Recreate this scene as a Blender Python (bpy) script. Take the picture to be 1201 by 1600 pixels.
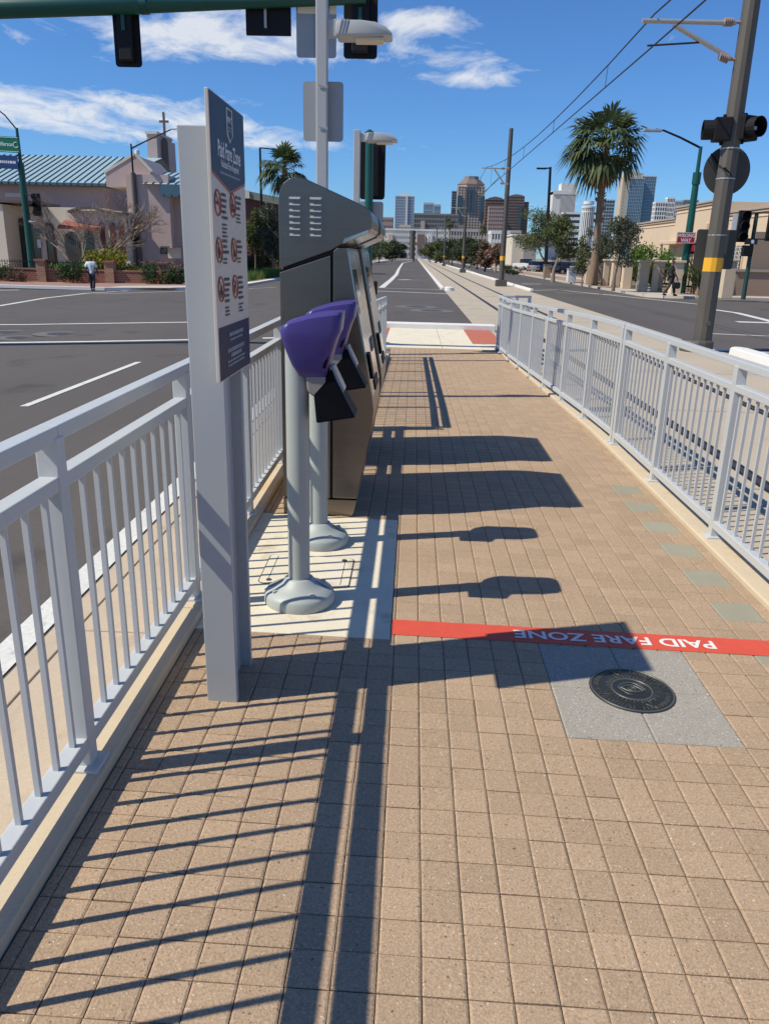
import bpy, bmesh, math, random
from mathutils import Vector, Matrix, Quaternion
import numpy as np
random.seed(7)
R_ = math.radians
scene = bpy.context.scene
for o in list(bpy.data.objects): bpy.data.objects.remove(o)

# ---------------------------------------------------------------- camera
F, PITCH, YAW, ROLL, CAMH = 1221.0, .31781, -.029055, .02448, 1.521   # focal length in photo pixels (1201 x 1600)
_f = Vector((math.sin(YAW)*math.cos(PITCH), math.cos(YAW)*math.cos(PITCH), -math.sin(PITCH)))
_r = Vector((math.cos(YAW), -math.sin(YAW), 0)); _u = _r.cross(_f)
_r, _u = math.cos(ROLL)*_r + math.sin(ROLL)*_u, -math.sin(ROLL)*_r + math.cos(ROLL)*_u
CAM = Vector((0, 0, CAMH))
cam = bpy.data.cameras.new('camera'); camo = bpy.data.objects.new('camera', cam)
scene.collection.objects.link(camo)
cam.sensor_fit = 'VERTICAL'; cam.sensor_height = 36.0; cam.lens = F/1600*36.0
cam.clip_start = .05; cam.clip_end = 12000
m = Matrix.Identity(4)
for i, v in enumerate((_r, _u, -_f)):
    for j in range(3): m[j][i] = v[j]
m.translation = CAM; camo.matrix_world = m
scene.camera = camo

# ---------------------------------------------------------------- sky, sun, exposure
SUNV = Vector((.80, .258, -1.0)).normalized()          # direction the light travels
EL = math.asin(-SUNV.z); AZ = math.atan2(-SUNV.x, -SUNV.y)
w = bpy.data.worlds.new('World'); scene.world = w; w.use_nodes = True
nt = w.node_tree; nt.nodes.clear(); N = nt.nodes.new; LK = nt.links.new
sky = N('ShaderNodeTexSky'); sky.sky_type = 'NISHITA'; sky.sun_disc = False
sky.sun_elevation = EL; sky.sun_rotation = AZ % (2*math.pi)
sky.altitude = 300; sky.air_density = 1.0; sky.dust_density = .15; sky.ozone_density = 2.2
bg = N('ShaderNodeBackground'); bg.inputs['Strength'].default_value = .073
tint = N('ShaderNodeVectorMath'); tint.operation = 'MULTIPLY'; LK(sky.outputs[0], tint.inputs[0]); tint.inputs[1].default_value = (.66, 1.13, 1.74)   # clear desert air: a deeper blue
LK(tint.outputs[0], bg.inputs['Color'])
# thin fair-weather cloud streaks on a flat cloud layer
tc = N('ShaderNodeTexCoord'); sp = N('ShaderNodeSeparateXYZ'); LK(tc.outputs['Generated'], sp.inputs[0])
def MATH(op, a, b=None, c=None):
    n = N('ShaderNodeMath'); n.operation = op
    for i, v in enumerate((a, b, c)):
        if v is None: continue
        if hasattr(v, 'links'): LK(v, n.inputs[i])
        else: n.inputs[i].default_value = v
    return n.outputs[0]
zz = MATH('MAXIMUM', MATH('ADD', sp.outputs[2], .06), .02)
cx = MATH('DIVIDE', sp.outputs[0], zz); cy = MATH('DIVIDE', sp.outputs[1], zz)
cmb = N('ShaderNodeCombineXYZ'); LK(cx, cmb.inputs[0]); LK(cy, cmb.inputs[1])
def NOISE(scale, detail, rough, off, sc=(1, 1, 1), dist=0, rot=0):
    mp = N('ShaderNodeMapping'); LK(cmb.outputs[0], mp.inputs[0]); mp.inputs['Location'].default_value = off
    mp.inputs['Scale'].default_value = sc; mp.inputs['Rotation'].default_value = (0, 0, rot)
    n = N('ShaderNodeTexNoise'); LK(mp.outputs[0], n.inputs['Vector'])
    n.inputs['Scale'].default_value = scale; n.inputs['Detail'].default_value = detail
    n.inputs['Roughness'].default_value = rough; n.inputs['Distortion'].default_value = dist
    return n.outputs['Fac']
fine = NOISE(2.9, 11, .66, (3.1, .4, 0), (1.0, .6, 1), .6, .35)
big = NOISE(.42, 3, .5, (.9, 5.2, 0), (1, 1, 1))
def CLOUDAT(px, py, rx, ry, rot=0.0):
    d = _f + _r*((px-600.5)/F) - _u*((py-800)/F); d.normalize()
    z = max(d.z+.06, .02); X, Y = d.x/z, d.y/z
    mp = N('ShaderNodeMapping'); mp.vector_type = 'TEXTURE'; LK(cmb.outputs[0], mp.inputs[0])
    mp.inputs['Location'].default_value = (X, Y, 0); mp.inputs['Scale'].default_value = (rx, ry, 1)
    mp.inputs['Rotation'].default_value = (0, 0, rot)
    ln = N('ShaderNodeVectorMath'); ln.operation = 'LENGTH'; LK(mp.outputs[0], ln.inputs[0])
    q = MATH('SUBTRACT', 1.0, ln.outputs['Value']); return MATH('MAXIMUM', q, 0.0)
cov = MATH('MULTIPLY', MATH('MAXIMUM', MATH('SUBTRACT', big, .56), 0), 1.6)
for a in ((150, 178, 1.3, .75), (300, 45, .95, .5), (400, 75, .7, .36), (700, 95, .5, .34), (745, 128, .36, .22), (640, 30, .4, .22), (440, 225, 1.3, .55), (40, 160, .9, .5), (260, 200, 1.1, .5)):
    cov = MATH('ADD', cov, MATH('MULTIPLY', CLOUDAT(*a), .34))
cov = MATH('MINIMUM', cov, .36)
msk = MATH('SUBTRACT', MATH('ADD', fine, cov), .665)
msk = MATH('MULTIPLY', MATH('MAXIMUM', msk, 0), 3.4); msk = MATH('MINIMUM', msk, .85)
msk = MATH('MULTIPLY', msk, MATH('MINIMUM', MATH('MULTIPLY', MATH('MAXIMUM', sp.outputs[2], 0), 14), 1))
bc = N('ShaderNodeBackground'); bc.inputs['Color'].default_value = (.93, .96, 1, 1); bc.inputs['Strength'].default_value = .88
mx = N('ShaderNodeMixShader'); LK(msk, mx.inputs[0]); LK(bg.outputs[0], mx.inputs[1]); LK(bc.outputs[0], mx.inputs[2])
wo = N('ShaderNodeOutputWorld'); LK(mx.outputs[0], wo.inputs[0])

sl = bpy.data.lights.new('sun', 'SUN'); sl.energy = 4.8; sl.angle = R_(.53); sl.color = (1, .945, .80)
so = bpy.data.objects.new('sun', sl); scene.collection.objects.link(so)
so.rotation_euler = SUNV.to_track_quat('-Z', 'Y').to_euler(); so.location = (-20, -6, 25)
scene.view_settings.view_transform = 'Standard'; scene.view_settings.look = 'None'
scene.view_settings.gamma = 1; scene.view_settings.use_curve_mapping = False
scene.view_settings.exposure = 0.0
try:
    scene.cycles.max_bounces = 6; scene.cycles.transparent_max_bounces = 6
except Exception: pass

# ---------------------------------------------------------------- pixel to place
def ray(px, py): return _f + _r*((px-600.5)/F) - _u*((py-800)/F)
def gz(x, y=0):                                         # the street falls away gently to the left
    if x > -4: return -.28
    if x > -10: return -.28 - .04*(-4-x)
    return -.52 - .015*min(10, -10-x)
def G(px, py, dz=0):                                    # where a pixel's ray meets the street
    d = ray(px, py); z = -.28
    for _ in range(20):
        p = CAM + d*((z+dz-CAM.z)/d.z); z = gz(p.x, p.y)
    return p
def W(px, py, Y): d = ray(px, py); return CAM + d*(Y/d.y)
def WX(px, py, X): d = ray(px, py); return CAM + d*(X/d.x)
def clamp(v, a, b): return max(a, min(b, v))
def pz(x, y):                                           # platform paving: cross fall, then the ramp down to the street
    t = clamp((y-7.4)/7.1, 0, 1)
    return -.022*x*(1-t) - .238*t

# ---------------------------------------------------------------- mesh helpers
COL = scene.collection
ORG = {}
class MB:
    def __init__(s): s.v = []; s.f = []
    def add(s, vs, fs):
        b = len(s.v); s.v += [tuple(v) for v in vs]; s.f += [tuple(b+i for i in f) for f in fs]; return s
    def box(s, x0, x1, y0, y1, z0, z1):
        if x0 > x1: x0, x1 = x1, x0
        if y0 > y1: y0, y1 = y1, y0
        return s.add([(x0,y0,z0),(x1,y0,z0),(x1,y1,z0),(x0,y1,z0),(x0,y0,z1),(x1,y0,z1),(x1,y1,z1),(x0,y1,z1)],
                     [(0,3,2,1),(4,5,6,7),(0,1,5,4),(1,2,6,5),(2,3,7,6),(3,0,4,7)])
    def bar(s, a, b, wx, h, up=(0,0,1)):                # rectangular bar from a to b (centre line)
        a = Vector(a); b = Vector(b); d = (b-a).normalized(); u = Vector(up); sd = d.cross(u).normalized(); u = sd.cross(d)
        vs = [p + sd*(i*wx/2) + u*(j*h/2) for p in (a, b) for i, j in ((-1,-1),(1,-1),(1,1),(-1,1))]
        return s.add(vs, [(0,1,2,3),(7,6,5,4),(0,4,5,1),(1,5,6,2),(2,6,7,3),(3,7,4,0)])
    def tube(s, pts, r, n=10, cap=True):
        pts = [Vector(p) for p in pts]; k = len(pts)
        rs = r if isinstance(r, (list, tuple)) else [r]*k
        b = len(s.v); prev = None
        for i, p in enumerate(pts):
            d = (pts[min(i+1, k-1)] - pts[max(i-1, 0)])
            d = d.normalized() if d.length > 1e-9 else Vector((0,0,1))
            if prev is None:
                ref = Vector((0,0,1)) if abs(d.z) < .9 else Vector((1,0,0)); a = d.cross(ref).normalized()
            else: a = (prev - d*prev.dot(d)).normalized()
            prev = a; c = d.cross(a)
            for j in range(n):
                t = 2*math.pi*j/n; s.v.append(tuple(p + (a*math.cos(t)+c*math.sin(t))*rs[i]))
        for i in range(k-1):
            for j in range(n):
                q = (j+1) % n; s.f.append((b+i*n+j, b+i*n+q, b+(i+1)*n+q, b+(i+1)*n+j))
        if cap: s.f.append(tuple(b+j for j in range(n))[::-1]); s.f.append(tuple(b+(k-1)*n+j for j in range(n)))
        return s
    def prism(s, pts, plane, a, b):                     # outline extruded from a to b along the missing axis
        n = len(pts)
        def mk(p, t): return {'xz': (p[0], t, p[1]), 'yz': (t, p[0], p[1]), 'xy': (p[0], p[1], t)}[plane]
        vs = [mk(p, a) for p in pts] + [mk(p, b) for p in pts]
        return s.add(vs, [tuple(range(n))[::-1], tuple(range(n, 2*n))] + [(i, (i+1) % n, n+(i+1) % n, n+i) for i in range(n)])
    def lathe(s, prof, cx, cy, n=24, z0=0):
        b = len(s.v)
        for r, z in prof:
            for j in range(n):
                t = 2*math.pi*j/n; s.v.append((cx+r*math.cos(t), cy+r*math.sin(t), z0+z))
        for i in range(len(prof)-1):
            for j in range(n):
                q = (j+1) % n; s.f.append((b+i*n+j, b+i*n+q, b+(i+1)*n+q, b+(i+1)*n+j))
        s.f.append(tuple(b+j for j in range(n))[::-1]); s.f.append(tuple(b+(len(prof)-1)*n+j for j in range(n)))
        return s
    def quad(s, *p): return s.add(p, [tuple(range(len(p)))])
    def mesh(s, name, mt, org=(0,0,0), smooth=False, bevel=0, seg=2):
        me = bpy.data.meshes.new(name); o = Vector(org)
        me.from_pydata([tuple(Vector(v)-o) for v in s.v], [], s.f)
        bm = bmesh.new(); bm.from_mesh(me); bmesh.ops.recalc_face_normals(bm, faces=bm.faces)
        if bevel:
            es = [e for e in bm.edges if len(e.link_faces) == 2 and e.calc_face_angle(0) > .35]
            bmesh.ops.bevel(bm, geom=es, offset=bevel, segments=seg, affect='EDGES', profile=.5, clamp_overlap=True)
        bm.to_mesh(me); bm.free()
        if smooth:
            for p in me.polygons: p.use_smooth = True
            try: me.set_sharp_from_angle(angle=R_(38))
            except Exception: pass
        me.materials.append(mt); return me
    def build(s, name, mt, parent=None, org=None, smooth=False, bevel=0, seg=2):
        if parent is not None: base = ORG[parent.name]
        else: base = Vector(org) if org is not None else Vector((0,0,0))
        me = s.mesh(name, mt, base, smooth, bevel, seg)
        o = bpy.data.objects.new(name, me); COL.objects.link(o)
        if parent is not None: o.parent = parent
        else: o.location = base
        ORG[o.name] = base
        return o
def inst(name, me, parent, loc, rot=(0,0,0), scale=(1,1,1)):
    o = bpy.data.objects.new(name, me); COL.objects.link(o)
    if parent is not None: o.parent = parent; loc = Vector(loc) - ORG[parent.name]
    o.location = loc; o.rotation_euler = rot; o.scale = scale
    return o
def thing(name, loc, label, cat, group=None):
    o = bpy.data.objects.new(name, None); COL.objects.link(o); o.location = loc; o.empty_display_size = .2
    ORG[o.name] = Vector(loc); return tag(o, label, cat, group)
def tag(o, label=None, cat=None, group=None, kind=None):
    if label: o['label'] = label
    if cat: o['category'] = cat
    if group: o['group'] = group
    if kind: o['kind'] = kind
    return o
def struct(o, label=None): o['kind'] = 'structure'; return tag(o, label)

# ---------------------------------------------------------------- materials
MATS = {}
def mat(name, col, rough=.6, metal=0.0, var=0.0, vscale=3.0, fine=0.0, fscale=200.0, bump=0.0, bscale=200.0, spec=.5, island=0.0, stain=None, stain2=None, coat=0.0, stretch=None, trans=0.0):
    if name in MATS: return MATS[name]
    mt = bpy.data.materials.new(name); mt.use_nodes = True; t = mt.node_tree; n = t.nodes; l = t.links.new
    b = n['Principled BSDF']; b.inputs['Roughness'].default_value = rough; b.inputs['Metallic'].default_value = metal
    b.inputs['Specular IOR Level'].default_value = spec; b.inputs['Coat Weight'].default_value = coat; b.inputs['Coat Roughness'].default_value = .08
    rgb = n.new('ShaderNodeRGB'); rgb.outputs[0].default_value = (*col, 1); out = rgb.outputs[0]
    geo = n.new('ShaderNodeNewGeometry')
    def noise(scale, det=4, rg=.55, st=None):
        mp = n.new('ShaderNodeMapping'); l(geo.outputs['Position'], mp.inputs[0])
        if st: mp.inputs['Scale'].default_value = st
        x = n.new('ShaderNodeTexNoise'); l(mp.outputs[0], x.inputs['Vector'])
        x.inputs['Scale'].default_value = scale; x.inputs['Detail'].default_value = det; x.inputs['Roughness'].default_value = rg
        return x.outputs['Fac']
    def mulfac(out, fac, amt):                           # colour * (1 + (fac-.5)*2*amt)
        a = n.new('ShaderNodeMath'); a.operation = 'MULTIPLY_ADD'; l(fac, a.inputs[0]); a.inputs[1].default_value = 2*amt; a.inputs[2].default_value = 1-amt
        v = n.new('ShaderNodeVectorMath'); v.operation = 'SCALE'; l(out, v.inputs[0]); l(a.outputs[0], v.inputs['Scale']); return v.outputs[0]
    if island:
        oi = n.new('ShaderNodeObjectInfo'); ad = n.new('ShaderNodeMath'); ad.operation = 'ADD'
        l(oi.outputs['Random'], ad.inputs[0]); l(geo.outputs['Random Per Island'], ad.inputs[1])
        fr = n.new('ShaderNodeMath'); fr.operation = 'FRACT'; l(ad.outputs[0], fr.inputs[0]); out = mulfac(out, fr.outputs[0], island)
    if var: out = mulfac(out, noise(vscale, 5, .6, stretch), var)
    if fine: out = mulfac(out, noise(fscale, 2, .7), fine)
    for st_ in (stain, stain2):                         # (colour, scale, threshold, amount)
        if not st_: continue
        sc, ss, th, am = st_
        f = noise(ss, 5, .6); r = n.new('ShaderNodeValToRGB'); l(f, r.inputs[0]); r.color_ramp.elements[0].position = th; r.color_ramp.elements[1].position = min(1, th+(.12 if ss < 40 else .045))
        r.color_ramp.elements[1].color = (am, am, am, 1)
        mixn = n.new('ShaderNodeMix'); mixn.data_type = 'RGBA'; l(r.outputs[0], mixn.inputs[0]); l(out, mixn.inputs[6]); mixn.inputs[7].default_value = (*sc, 1); out = mixn.outputs[2]
    l(out, b.inputs['Base Color'])
    if bump:
        bp = n.new('ShaderNodeBump'); bp.inputs['Strength'].default_value = bump; bp.inputs['Distance'].default_value = .003
        l(noise(bscale, 3, .65), bp.inputs['Height']); l(bp.outputs[0], b.inputs['Normal'])
    if trans: b.inputs['Transmission Weight'].default_value = trans
    MATS[name] = mt; return mt
M = {}
M['paver'] = mat('paver', (.42, .295, .192), .9, var=.10, vscale=2.2, fine=.55, fscale=150, bump=.8, bscale=170, spec=.22, island=.075, stain=((.10,.075,.06), 105, .63, .85), stain2=((.78,.70,.60), 135, .64, .8))
M['paver_green'] = mat('paver_green', (.335, .31, .23), .9, var=.1, vscale=8, fine=.22, fscale=260, bump=.3, bscale=420, spec=.25, island=.06)
M['sand'] = mat('joint_sand', (.075, .058, .045), .95, fine=.3, fscale=300)
M['greyslab'] = mat('grey_slab', (.35, .315, .265), .85, var=.08, vscale=9, stain2=((.80,.77,.73), 130, .62, .85), stain=((.13,.12,.115), 95, .62, .8), fine=.5, fscale=160, bump=.35, bscale=420, spec=.25)
M['concrete'] = mat('concrete', (.74, .655, .50), .88, var=.13, vscale=3, fine=.12, fscale=120, bump=.25, bscale=260, spec=.25, stain=((.40,.31,.20), 5, .57, .5))
M['kerb'] = mat('kerb_concrete', (.60, .49, .345), .88, var=.15, vscale=4, fine=.14, fscale=140, bump=.3, bscale=240, spec=.25, stain=((.54,.35,.15), 4, .55, .5))
M['gutter'] = mat('gutter_concrete', (.52, .42, .31), .88, var=.14, vscale=3, fine=.2, fscale=120, bump=.3, bscale=200, spec=.25, stain=((.36,.27,.19), 4, .57, .5))
M['whitekerb'] = mat('painted_kerb', (.74, .72, .68), .8, var=.1, vscale=3, fine=.08, fscale=60)
M['trackslab'] = mat('track_slab', (.47, .395, .30), .88, var=.14, vscale=.6, fine=.12, fscale=60, bump=.2, bscale=160, spec=.25, stain=((.27,.22,.18), .9, .57, .5))
M['asphalt'] = mat('asphalt', (.108, .094, .083), .85, var=.26, vscale=.35, fine=.30, fscale=70, bump=.4, bscale=120, spec=.3, stain=((.055,.048,.046), .8, .58, .6), stretch=(1, .35, 1))
M['dirt'] = mat('dirt', (.33, .25, .18), .95, var=.2, vscale=.3, fine=.25, fscale=6, spec=.2)
M['gravel'] = mat('gravel', (.36, .24, .165), .95, var=.2, vscale=1.2, fine=.4, fscale=14, bump=.6, bscale=30, spec=.2)
M['walk'] = mat('sidewalk', (.50, .45, .38), .88, var=.12, vscale=1, fine=.1, fscale=20, spec=.25)
M['brickwalk'] = mat('brick_walk', (.34, .20, .165), .88, var=.15, vscale=1.5, fine=.22, fscale=12, spec=.25)
M['paint'] = mat('road_paint', (.66, .65, .60), .75, var=.16, vscale=2.5, fine=.25, fscale=40, stain=((.2,.18,.17), 9, .60, .7))
M['domes'] = mat('tactile_red', (.50, .15, .09), .75, fine=.15, fscale=60)
M['red'] = mat('red_tape', (.66, .085, .045), .62, var=.1, vscale=14, fine=.14, fscale=90, stain=((.40,.06,.05), 11, .60, .45))
M['tapewhite'] = mat('tape_lettering', (.78, .76, .72), .6, fine=.08, fscale=120)
M['railpaint'] = mat('rail_paint', (.525, .535, .53), .38, var=.05, vscale=6, fine=.04, fscale=90, bump=.05, bscale=120)
M['steel'] = mat('brushed_steel', (.215, .178, .150), .30, 1.0, var=.12, vscale=3, bump=.12, bscale=90, stretch=(1,1,18))
M['steelbright'] = mat('polished_steel', (.55, .53, .50), .16, 1.0, var=.1, vscale=6)
M['glass2'] = mat('screen_glass', (.03, .032, .035), .06, spec=.9)
M['louvre'] = mat('louvre_steel', (.50, .53, .56), .3, .6)
M['blackgap'] = mat('black_gap', (.012, .012, .012), .7)
M['signgrey'] = mat('sign_post_paint', (.40, .415, .425), .45, var=.04, vscale=5, fine=.03, fscale=80)
M['navy'] = mat('sign_navy', (.03, .05, .085), .5, spec=.3)
M['indigo'] = mat('sign_indigo', (.024, .019, .055), .5, spec=.3)
M['cream'] = mat('sign_cream', (.62, .545, .46), .45)
M['signred'] = mat('sign_red', (.40, .10, .065), .5)
M['ink'] = mat('sign_ink', (.05, .045, .05), .6)
M['signwhite'] = mat('sign_white', (.72, .73, .74), .5)
M['signfade'] = mat('sign_small_print', (.28, .31, .37), .5)
M['validgrey'] = mat('validator_grey', (.40, .425, .395), .48, var=.05, vscale=6, fine=.03, fscale=90)
M['purple'] = mat('validator_purple', (.066, .048, .205), .33, spec=.32, var=.06, vscale=8)
M['taupe'] = mat('validator_taupe', (.26, .235, .22), .5)
M['black'] = mat('black_plastic', (.004, .004, .006), .5, spec=.08)
M['blackmat'] = mat('signal_black', (.010, .010, .012), .6, spec=.25, var=.1, vscale=5)
M['clear'] = mat('clear_plastic', (.30, .31, .32), .2, 0, spec=.5)
M['green'] = mat('green_pole_paint', (.006, .075, .056), .38, var=.1, vscale=3)
M['ltgrey'] = mat('light_pole_grey', (.42, .425, .425), .5, var=.05, vscale=4)
M['alu'] = mat('sign_back_aluminium', (.36, .36, .355), .5, .35, var=.06, vscale=3)
M['drksign'] = mat('sign_back_dark', (.062, .060, .055), .6, var=.06, vscale=5)
M['weather'] = mat('weathered_steel_pole', (.112, .098, .082), .62, .25, var=.22, vscale=5, stretch=(1,1,.25), fine=.1, fscale=60)
M['galv'] = mat('galvanised', (.45, .44, .42), .45, .5, var=.1, vscale=10)
M['porcelain'] = mat('insulator', (.36, .25, .22), .35)
M['wire'] = mat('copper_wire', (.035, .035, .04), .5, .4)
M['yellow'] = mat('yellow_band', (.80, .40, .02), .5)
M['bronze'] = mat('bronze', (.075, .075, .066), .42, .75, var=.15, vscale=30, fine=.15, fscale=200)
M['bronzehi'] = mat('bronze_worn', (.22, .215, .18), .38, .75, fine=.15, fscale=200)
M['rail'] = mat('running_rail', (.10, .075, .06), .45, .6, var=.2, vscale=2)
M['trunk'] = mat('bark', (.20, .155, .115), .9, var=.25, vscale=6, fine=.25, fscale=40)
M['barebark'] = mat('bare_branch', (.25, .195, .155), .9, var=.2, vscale=4)
M['palmbark'] = mat('palm_bark', (.24, .165, .11), .95, var=.25, vscale=5, fine=.2, fscale=30)
def leafmat(name, col, var=.45):
    if name in MATS: return MATS[name]
    mt = mat(name, col, .62, var=.3, vscale=.7, island=var, spec=.3)
    t = mt.node_tree; b = t.nodes['Principled BSDF']; o = t.nodes['Material Output']
    tr = t.nodes.new('ShaderNodeBsdfTranslucent'); ms = t.nodes.new('ShaderNodeMixShader'); ms.inputs[0].default_value = .28
    t.links.new(b.inputs['Base Color'].links[0].from_socket, tr.inputs['Color'])
    t.links.new(b.outputs[0], ms.inputs[1]); t.links.new(tr.outputs[0], ms.inputs[2]); t.links.new(ms.outputs[0], o.inputs[0]); return mt
M['leaf_mes'] = leafmat('mesquite_leaf', (.115, .135, .050))
M['leaf_dark'] = leafmat('dark_leaf', (.060, .076, .032))
M['leaf_grey'] = leafmat('grey_leaf', (.105, .115, .075))
M['leaf_bush'] = leafmat('bush_leaf', (.095, .20, .025))
M['leaf_yel'] = leafmat('yellow_leaf', (.26, .25, .028))
M['leaf_hedge'] = leafmat('hedge_leaf', (.045, .075, .028))
M['leaf_palm'] = leafmat('palm_leaf', (.085, .115, .045), .4)
M['leaf_dead'] = leafmat('dead_frond', (.25, .17, .095), .3)
M['leaf_rust'] = leafmat('dry_leaf', (.20, .13, .085), .4)
M['grass'] = leafmat('grass', (.13, .20, .045), .4)
M['agave'] = leafmat('agave_leaf', (.15, .19, .085), .35)

# ================================================================ THE GROUND
def sheet(name, rects, mt, dz, kind='structure', label=None, step=None):
    m = MB()
    for (x0, x1, y0, y1) in rects:
        xs = sorted({x0, x1} | {v for v in (-20, -10, -4) if x0 < v < x1})
        for a, b in zip(xs[:-1], xs[1:]):
            m.quad((a, y0, gz(a)+dz), (b, y0, gz(b)+dz), (b, y1, gz(b)+dz), (a, y1, gz(a)+dz))
    o = m.build(name, mt); o['kind'] = kind
    return tag(o, label)
sheet('ground', [(-4000, 4000, -300, 6000)], M['dirt'], -.03)
sheet('road', [(-13, 1.7, -60, 21), (-13, 1.7, 21, 46), (-160, -13, 22, 43.2), (-10.6, 1.7, 46, 1400), (6.62, 12.2, -60, 1400), (12.2, 160, 22, 42.5)], M['asphalt'], 0)
sheet('track_slab', [(1.7, 6.62, -60, 1400)], M['trackslab'], .004)
m = MB()
for i in range(60):
    y = -8+i*3.6
    m.quad((1.72, y, -.2745), (6.6, y, -.2745), (6.6, y+.014, -.2745), (1.72, y+.014, -.2745))
struct(m.build('slab_joint', M['blackgap']))
for xr in (3.05, 4.49):
    m = MB(); m.box(xr-.035, xr+.035, -30, 1200, -.30, -.270); struct(m.build('running_rail', M['rail']))
    m = MB(); m.box(xr+.037, xr+.085, -30, 1200, -.30, -.2735); m.box(xr-.07, xr-.037, -30, 1200, -.30, -.2735)
    struct(m.build('flangeway', M['blackgap']))
# kerbs along the tracks beyond the junction
def kerb(name, pts, wd, h, mt, base=-.28, nose=True):
    m = MB()
    for a, b in zip(pts[:-1], pts[1:]):
        m.bar((a[0], a[1], base+h/2), (b[0], b[1], base+h/2), wd, h)
    return struct(m.build(name, mt, bevel=.02))
kerb('track_kerb', [(1.62, 45.6), (1.62, 400)], .18, .15, M['whitekerb'])
m = MB(); m.lathe([(.27, 0), (.26, .16), (.2, .2)], 1.98, 45.2, 14, -.277); struct(m.build('kerb_nose', M['whitekerb'], smooth=True))
kerb('track_kerb', [(6.72, 46.5), (6.72, 500)], .2, .15, M['whitekerb'])
kerb('track_kerb', [(6.72, 6.0), (6.72, 16.6)], .34, .16, M['whitekerb'])
m = MB(); m.lathe([(.17, 0), (.16, .13), (.11, .16)], 6.72, 16.6, 14, -.277); struct(m.build('kerb_nose', M['whitekerb'], smooth=True))

# painted lines ------------------------------------------------------------------
def strip(pts, wd, name='lane_line', mt=None, dz=.006):
    m = MB(); P = []
    for p in pts: P.append(G(*p) if len(p) == 2 and p[1] > 300 else Vector((p[0], p[1], 0)))
    out = []
    for a, b in zip(P[:-1], P[1:]):
        n = max(1, int((b-a).length/1.5))
        for i in range(n): out.append(a.lerp(b, i/n))
    out.append(P[-1]); vs = []
    for i, p in enumerate(out):
        d = out[min(i+1, len(out)-1)] - out[max(i-1, 0)]; d.z = 0; d.normalize(); s = Vector((-d.y, d.x, 0))*wd/2
        for q in (p-s, p+s): vs.append((q.x, q.y, gz(q.x)+dz))
    m.add(vs, [(2*i, 2*i+2, 2*i+3, 2*i+1) for i in range(len(out)-1)])
    return struct(m.build(name, mt or M['paint']))
strip([(-60, 507.5), (140, 505.8), (300, 503.6), (440, 503)], .22, 'crosswalk_line')
strip([(-60, 536.5), (140, 534), (300, 531), (440, 528)], .22, 'crosswalk_line')
strip([(38, 635.5), (217, 566)], .11, 'lane_dash')
strip([(-40, 482.5), (0, 478), (70, 466), (135, 458.5), (200, 454.5)], .22, 'crosswalk_line')
strip([(-60, 454.5), (30, 453.2)], .3, 'crosswalk_line')
strip([(150, 459.5), (290, 455), (430, 449)], .16, 'crosswalk_line')
strip([(560, 449.5), (596, 450), (690, 452.8)], .2, 'crosswalk_line')
strip([(560, 454.6), (600, 455.2), (700, 459.3)], .3, 'crosswalk_line')
strip([(596, 449.5), (611, 437), (619, 429), (623, 420), (629, 411), (641, 408.6)], .35, 'lane_line')
strip([(623, 437.3), (640, 437)], .55, 'turn_arrow'); strip([(640, 437.3), (656, 438)], .18, 'turn_arrow')
strip([(628, 421.3), (648, 421.6)], .3, 'turn_arrow')
strip([(1085, 520.5), (1260, 528)], .14, 'crosswalk_line'); strip([(1105, 547), (1260, 553.5)], .16, 'crosswalk_line')
strip([(1100, 482), (1150, 489), (1201, 501.5), (1250, 516)], .3, 'crosswalk_line')
strip([(826, 454), (870, 453), (1000, 466), (1100, 476.5)], .2, 'crosswalk_line')
strip([(868, 457.5), (975, 461)], .14, 'crosswalk_line')
strip([(1150, 503), (1215, 505)], .5, 'turn_arrow')
strip([(800, 443.5), (760, 432.5), (720, 418)], .14, 'lane_line')
strip([(815, 443.5), (845, 444)], .5, 'turn_arrow')
for p, r in (((650, 479.5), .62), ((674, 485.5), .62), ((95, 522), .5), ((10, 519.5), .5), ((28, 528), .4)):
    c = G(*p); g = thing('manhole', (c.x, c.y, gz(c.x)), 'round manhole cover in a pale collar in the asphalt just beyond the far white kerb' if c.x > -3 else 'round manhole cover in a pale collar between the two crosswalk lines', 'manhole', 'manholes beyond the kerb' if c.x > -3 else 'manholes between crosswalk lines')
    q = MB(); q.lathe([(r*1.25, .0), (r*1.25, .004)], c.x, c.y, 28, gz(c.x)+.001); q.build('collar', mat('collar_concrete', (.15, .14, .125), .85, var=.15, vscale=3), g)
    q = MB(); q.lathe([(r*.62, .0), (r*.62, .012), (r*.6, .013)], c.x, c.y, 24, gz(c.x)); q.build('cover', M['drksign'], g)

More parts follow.
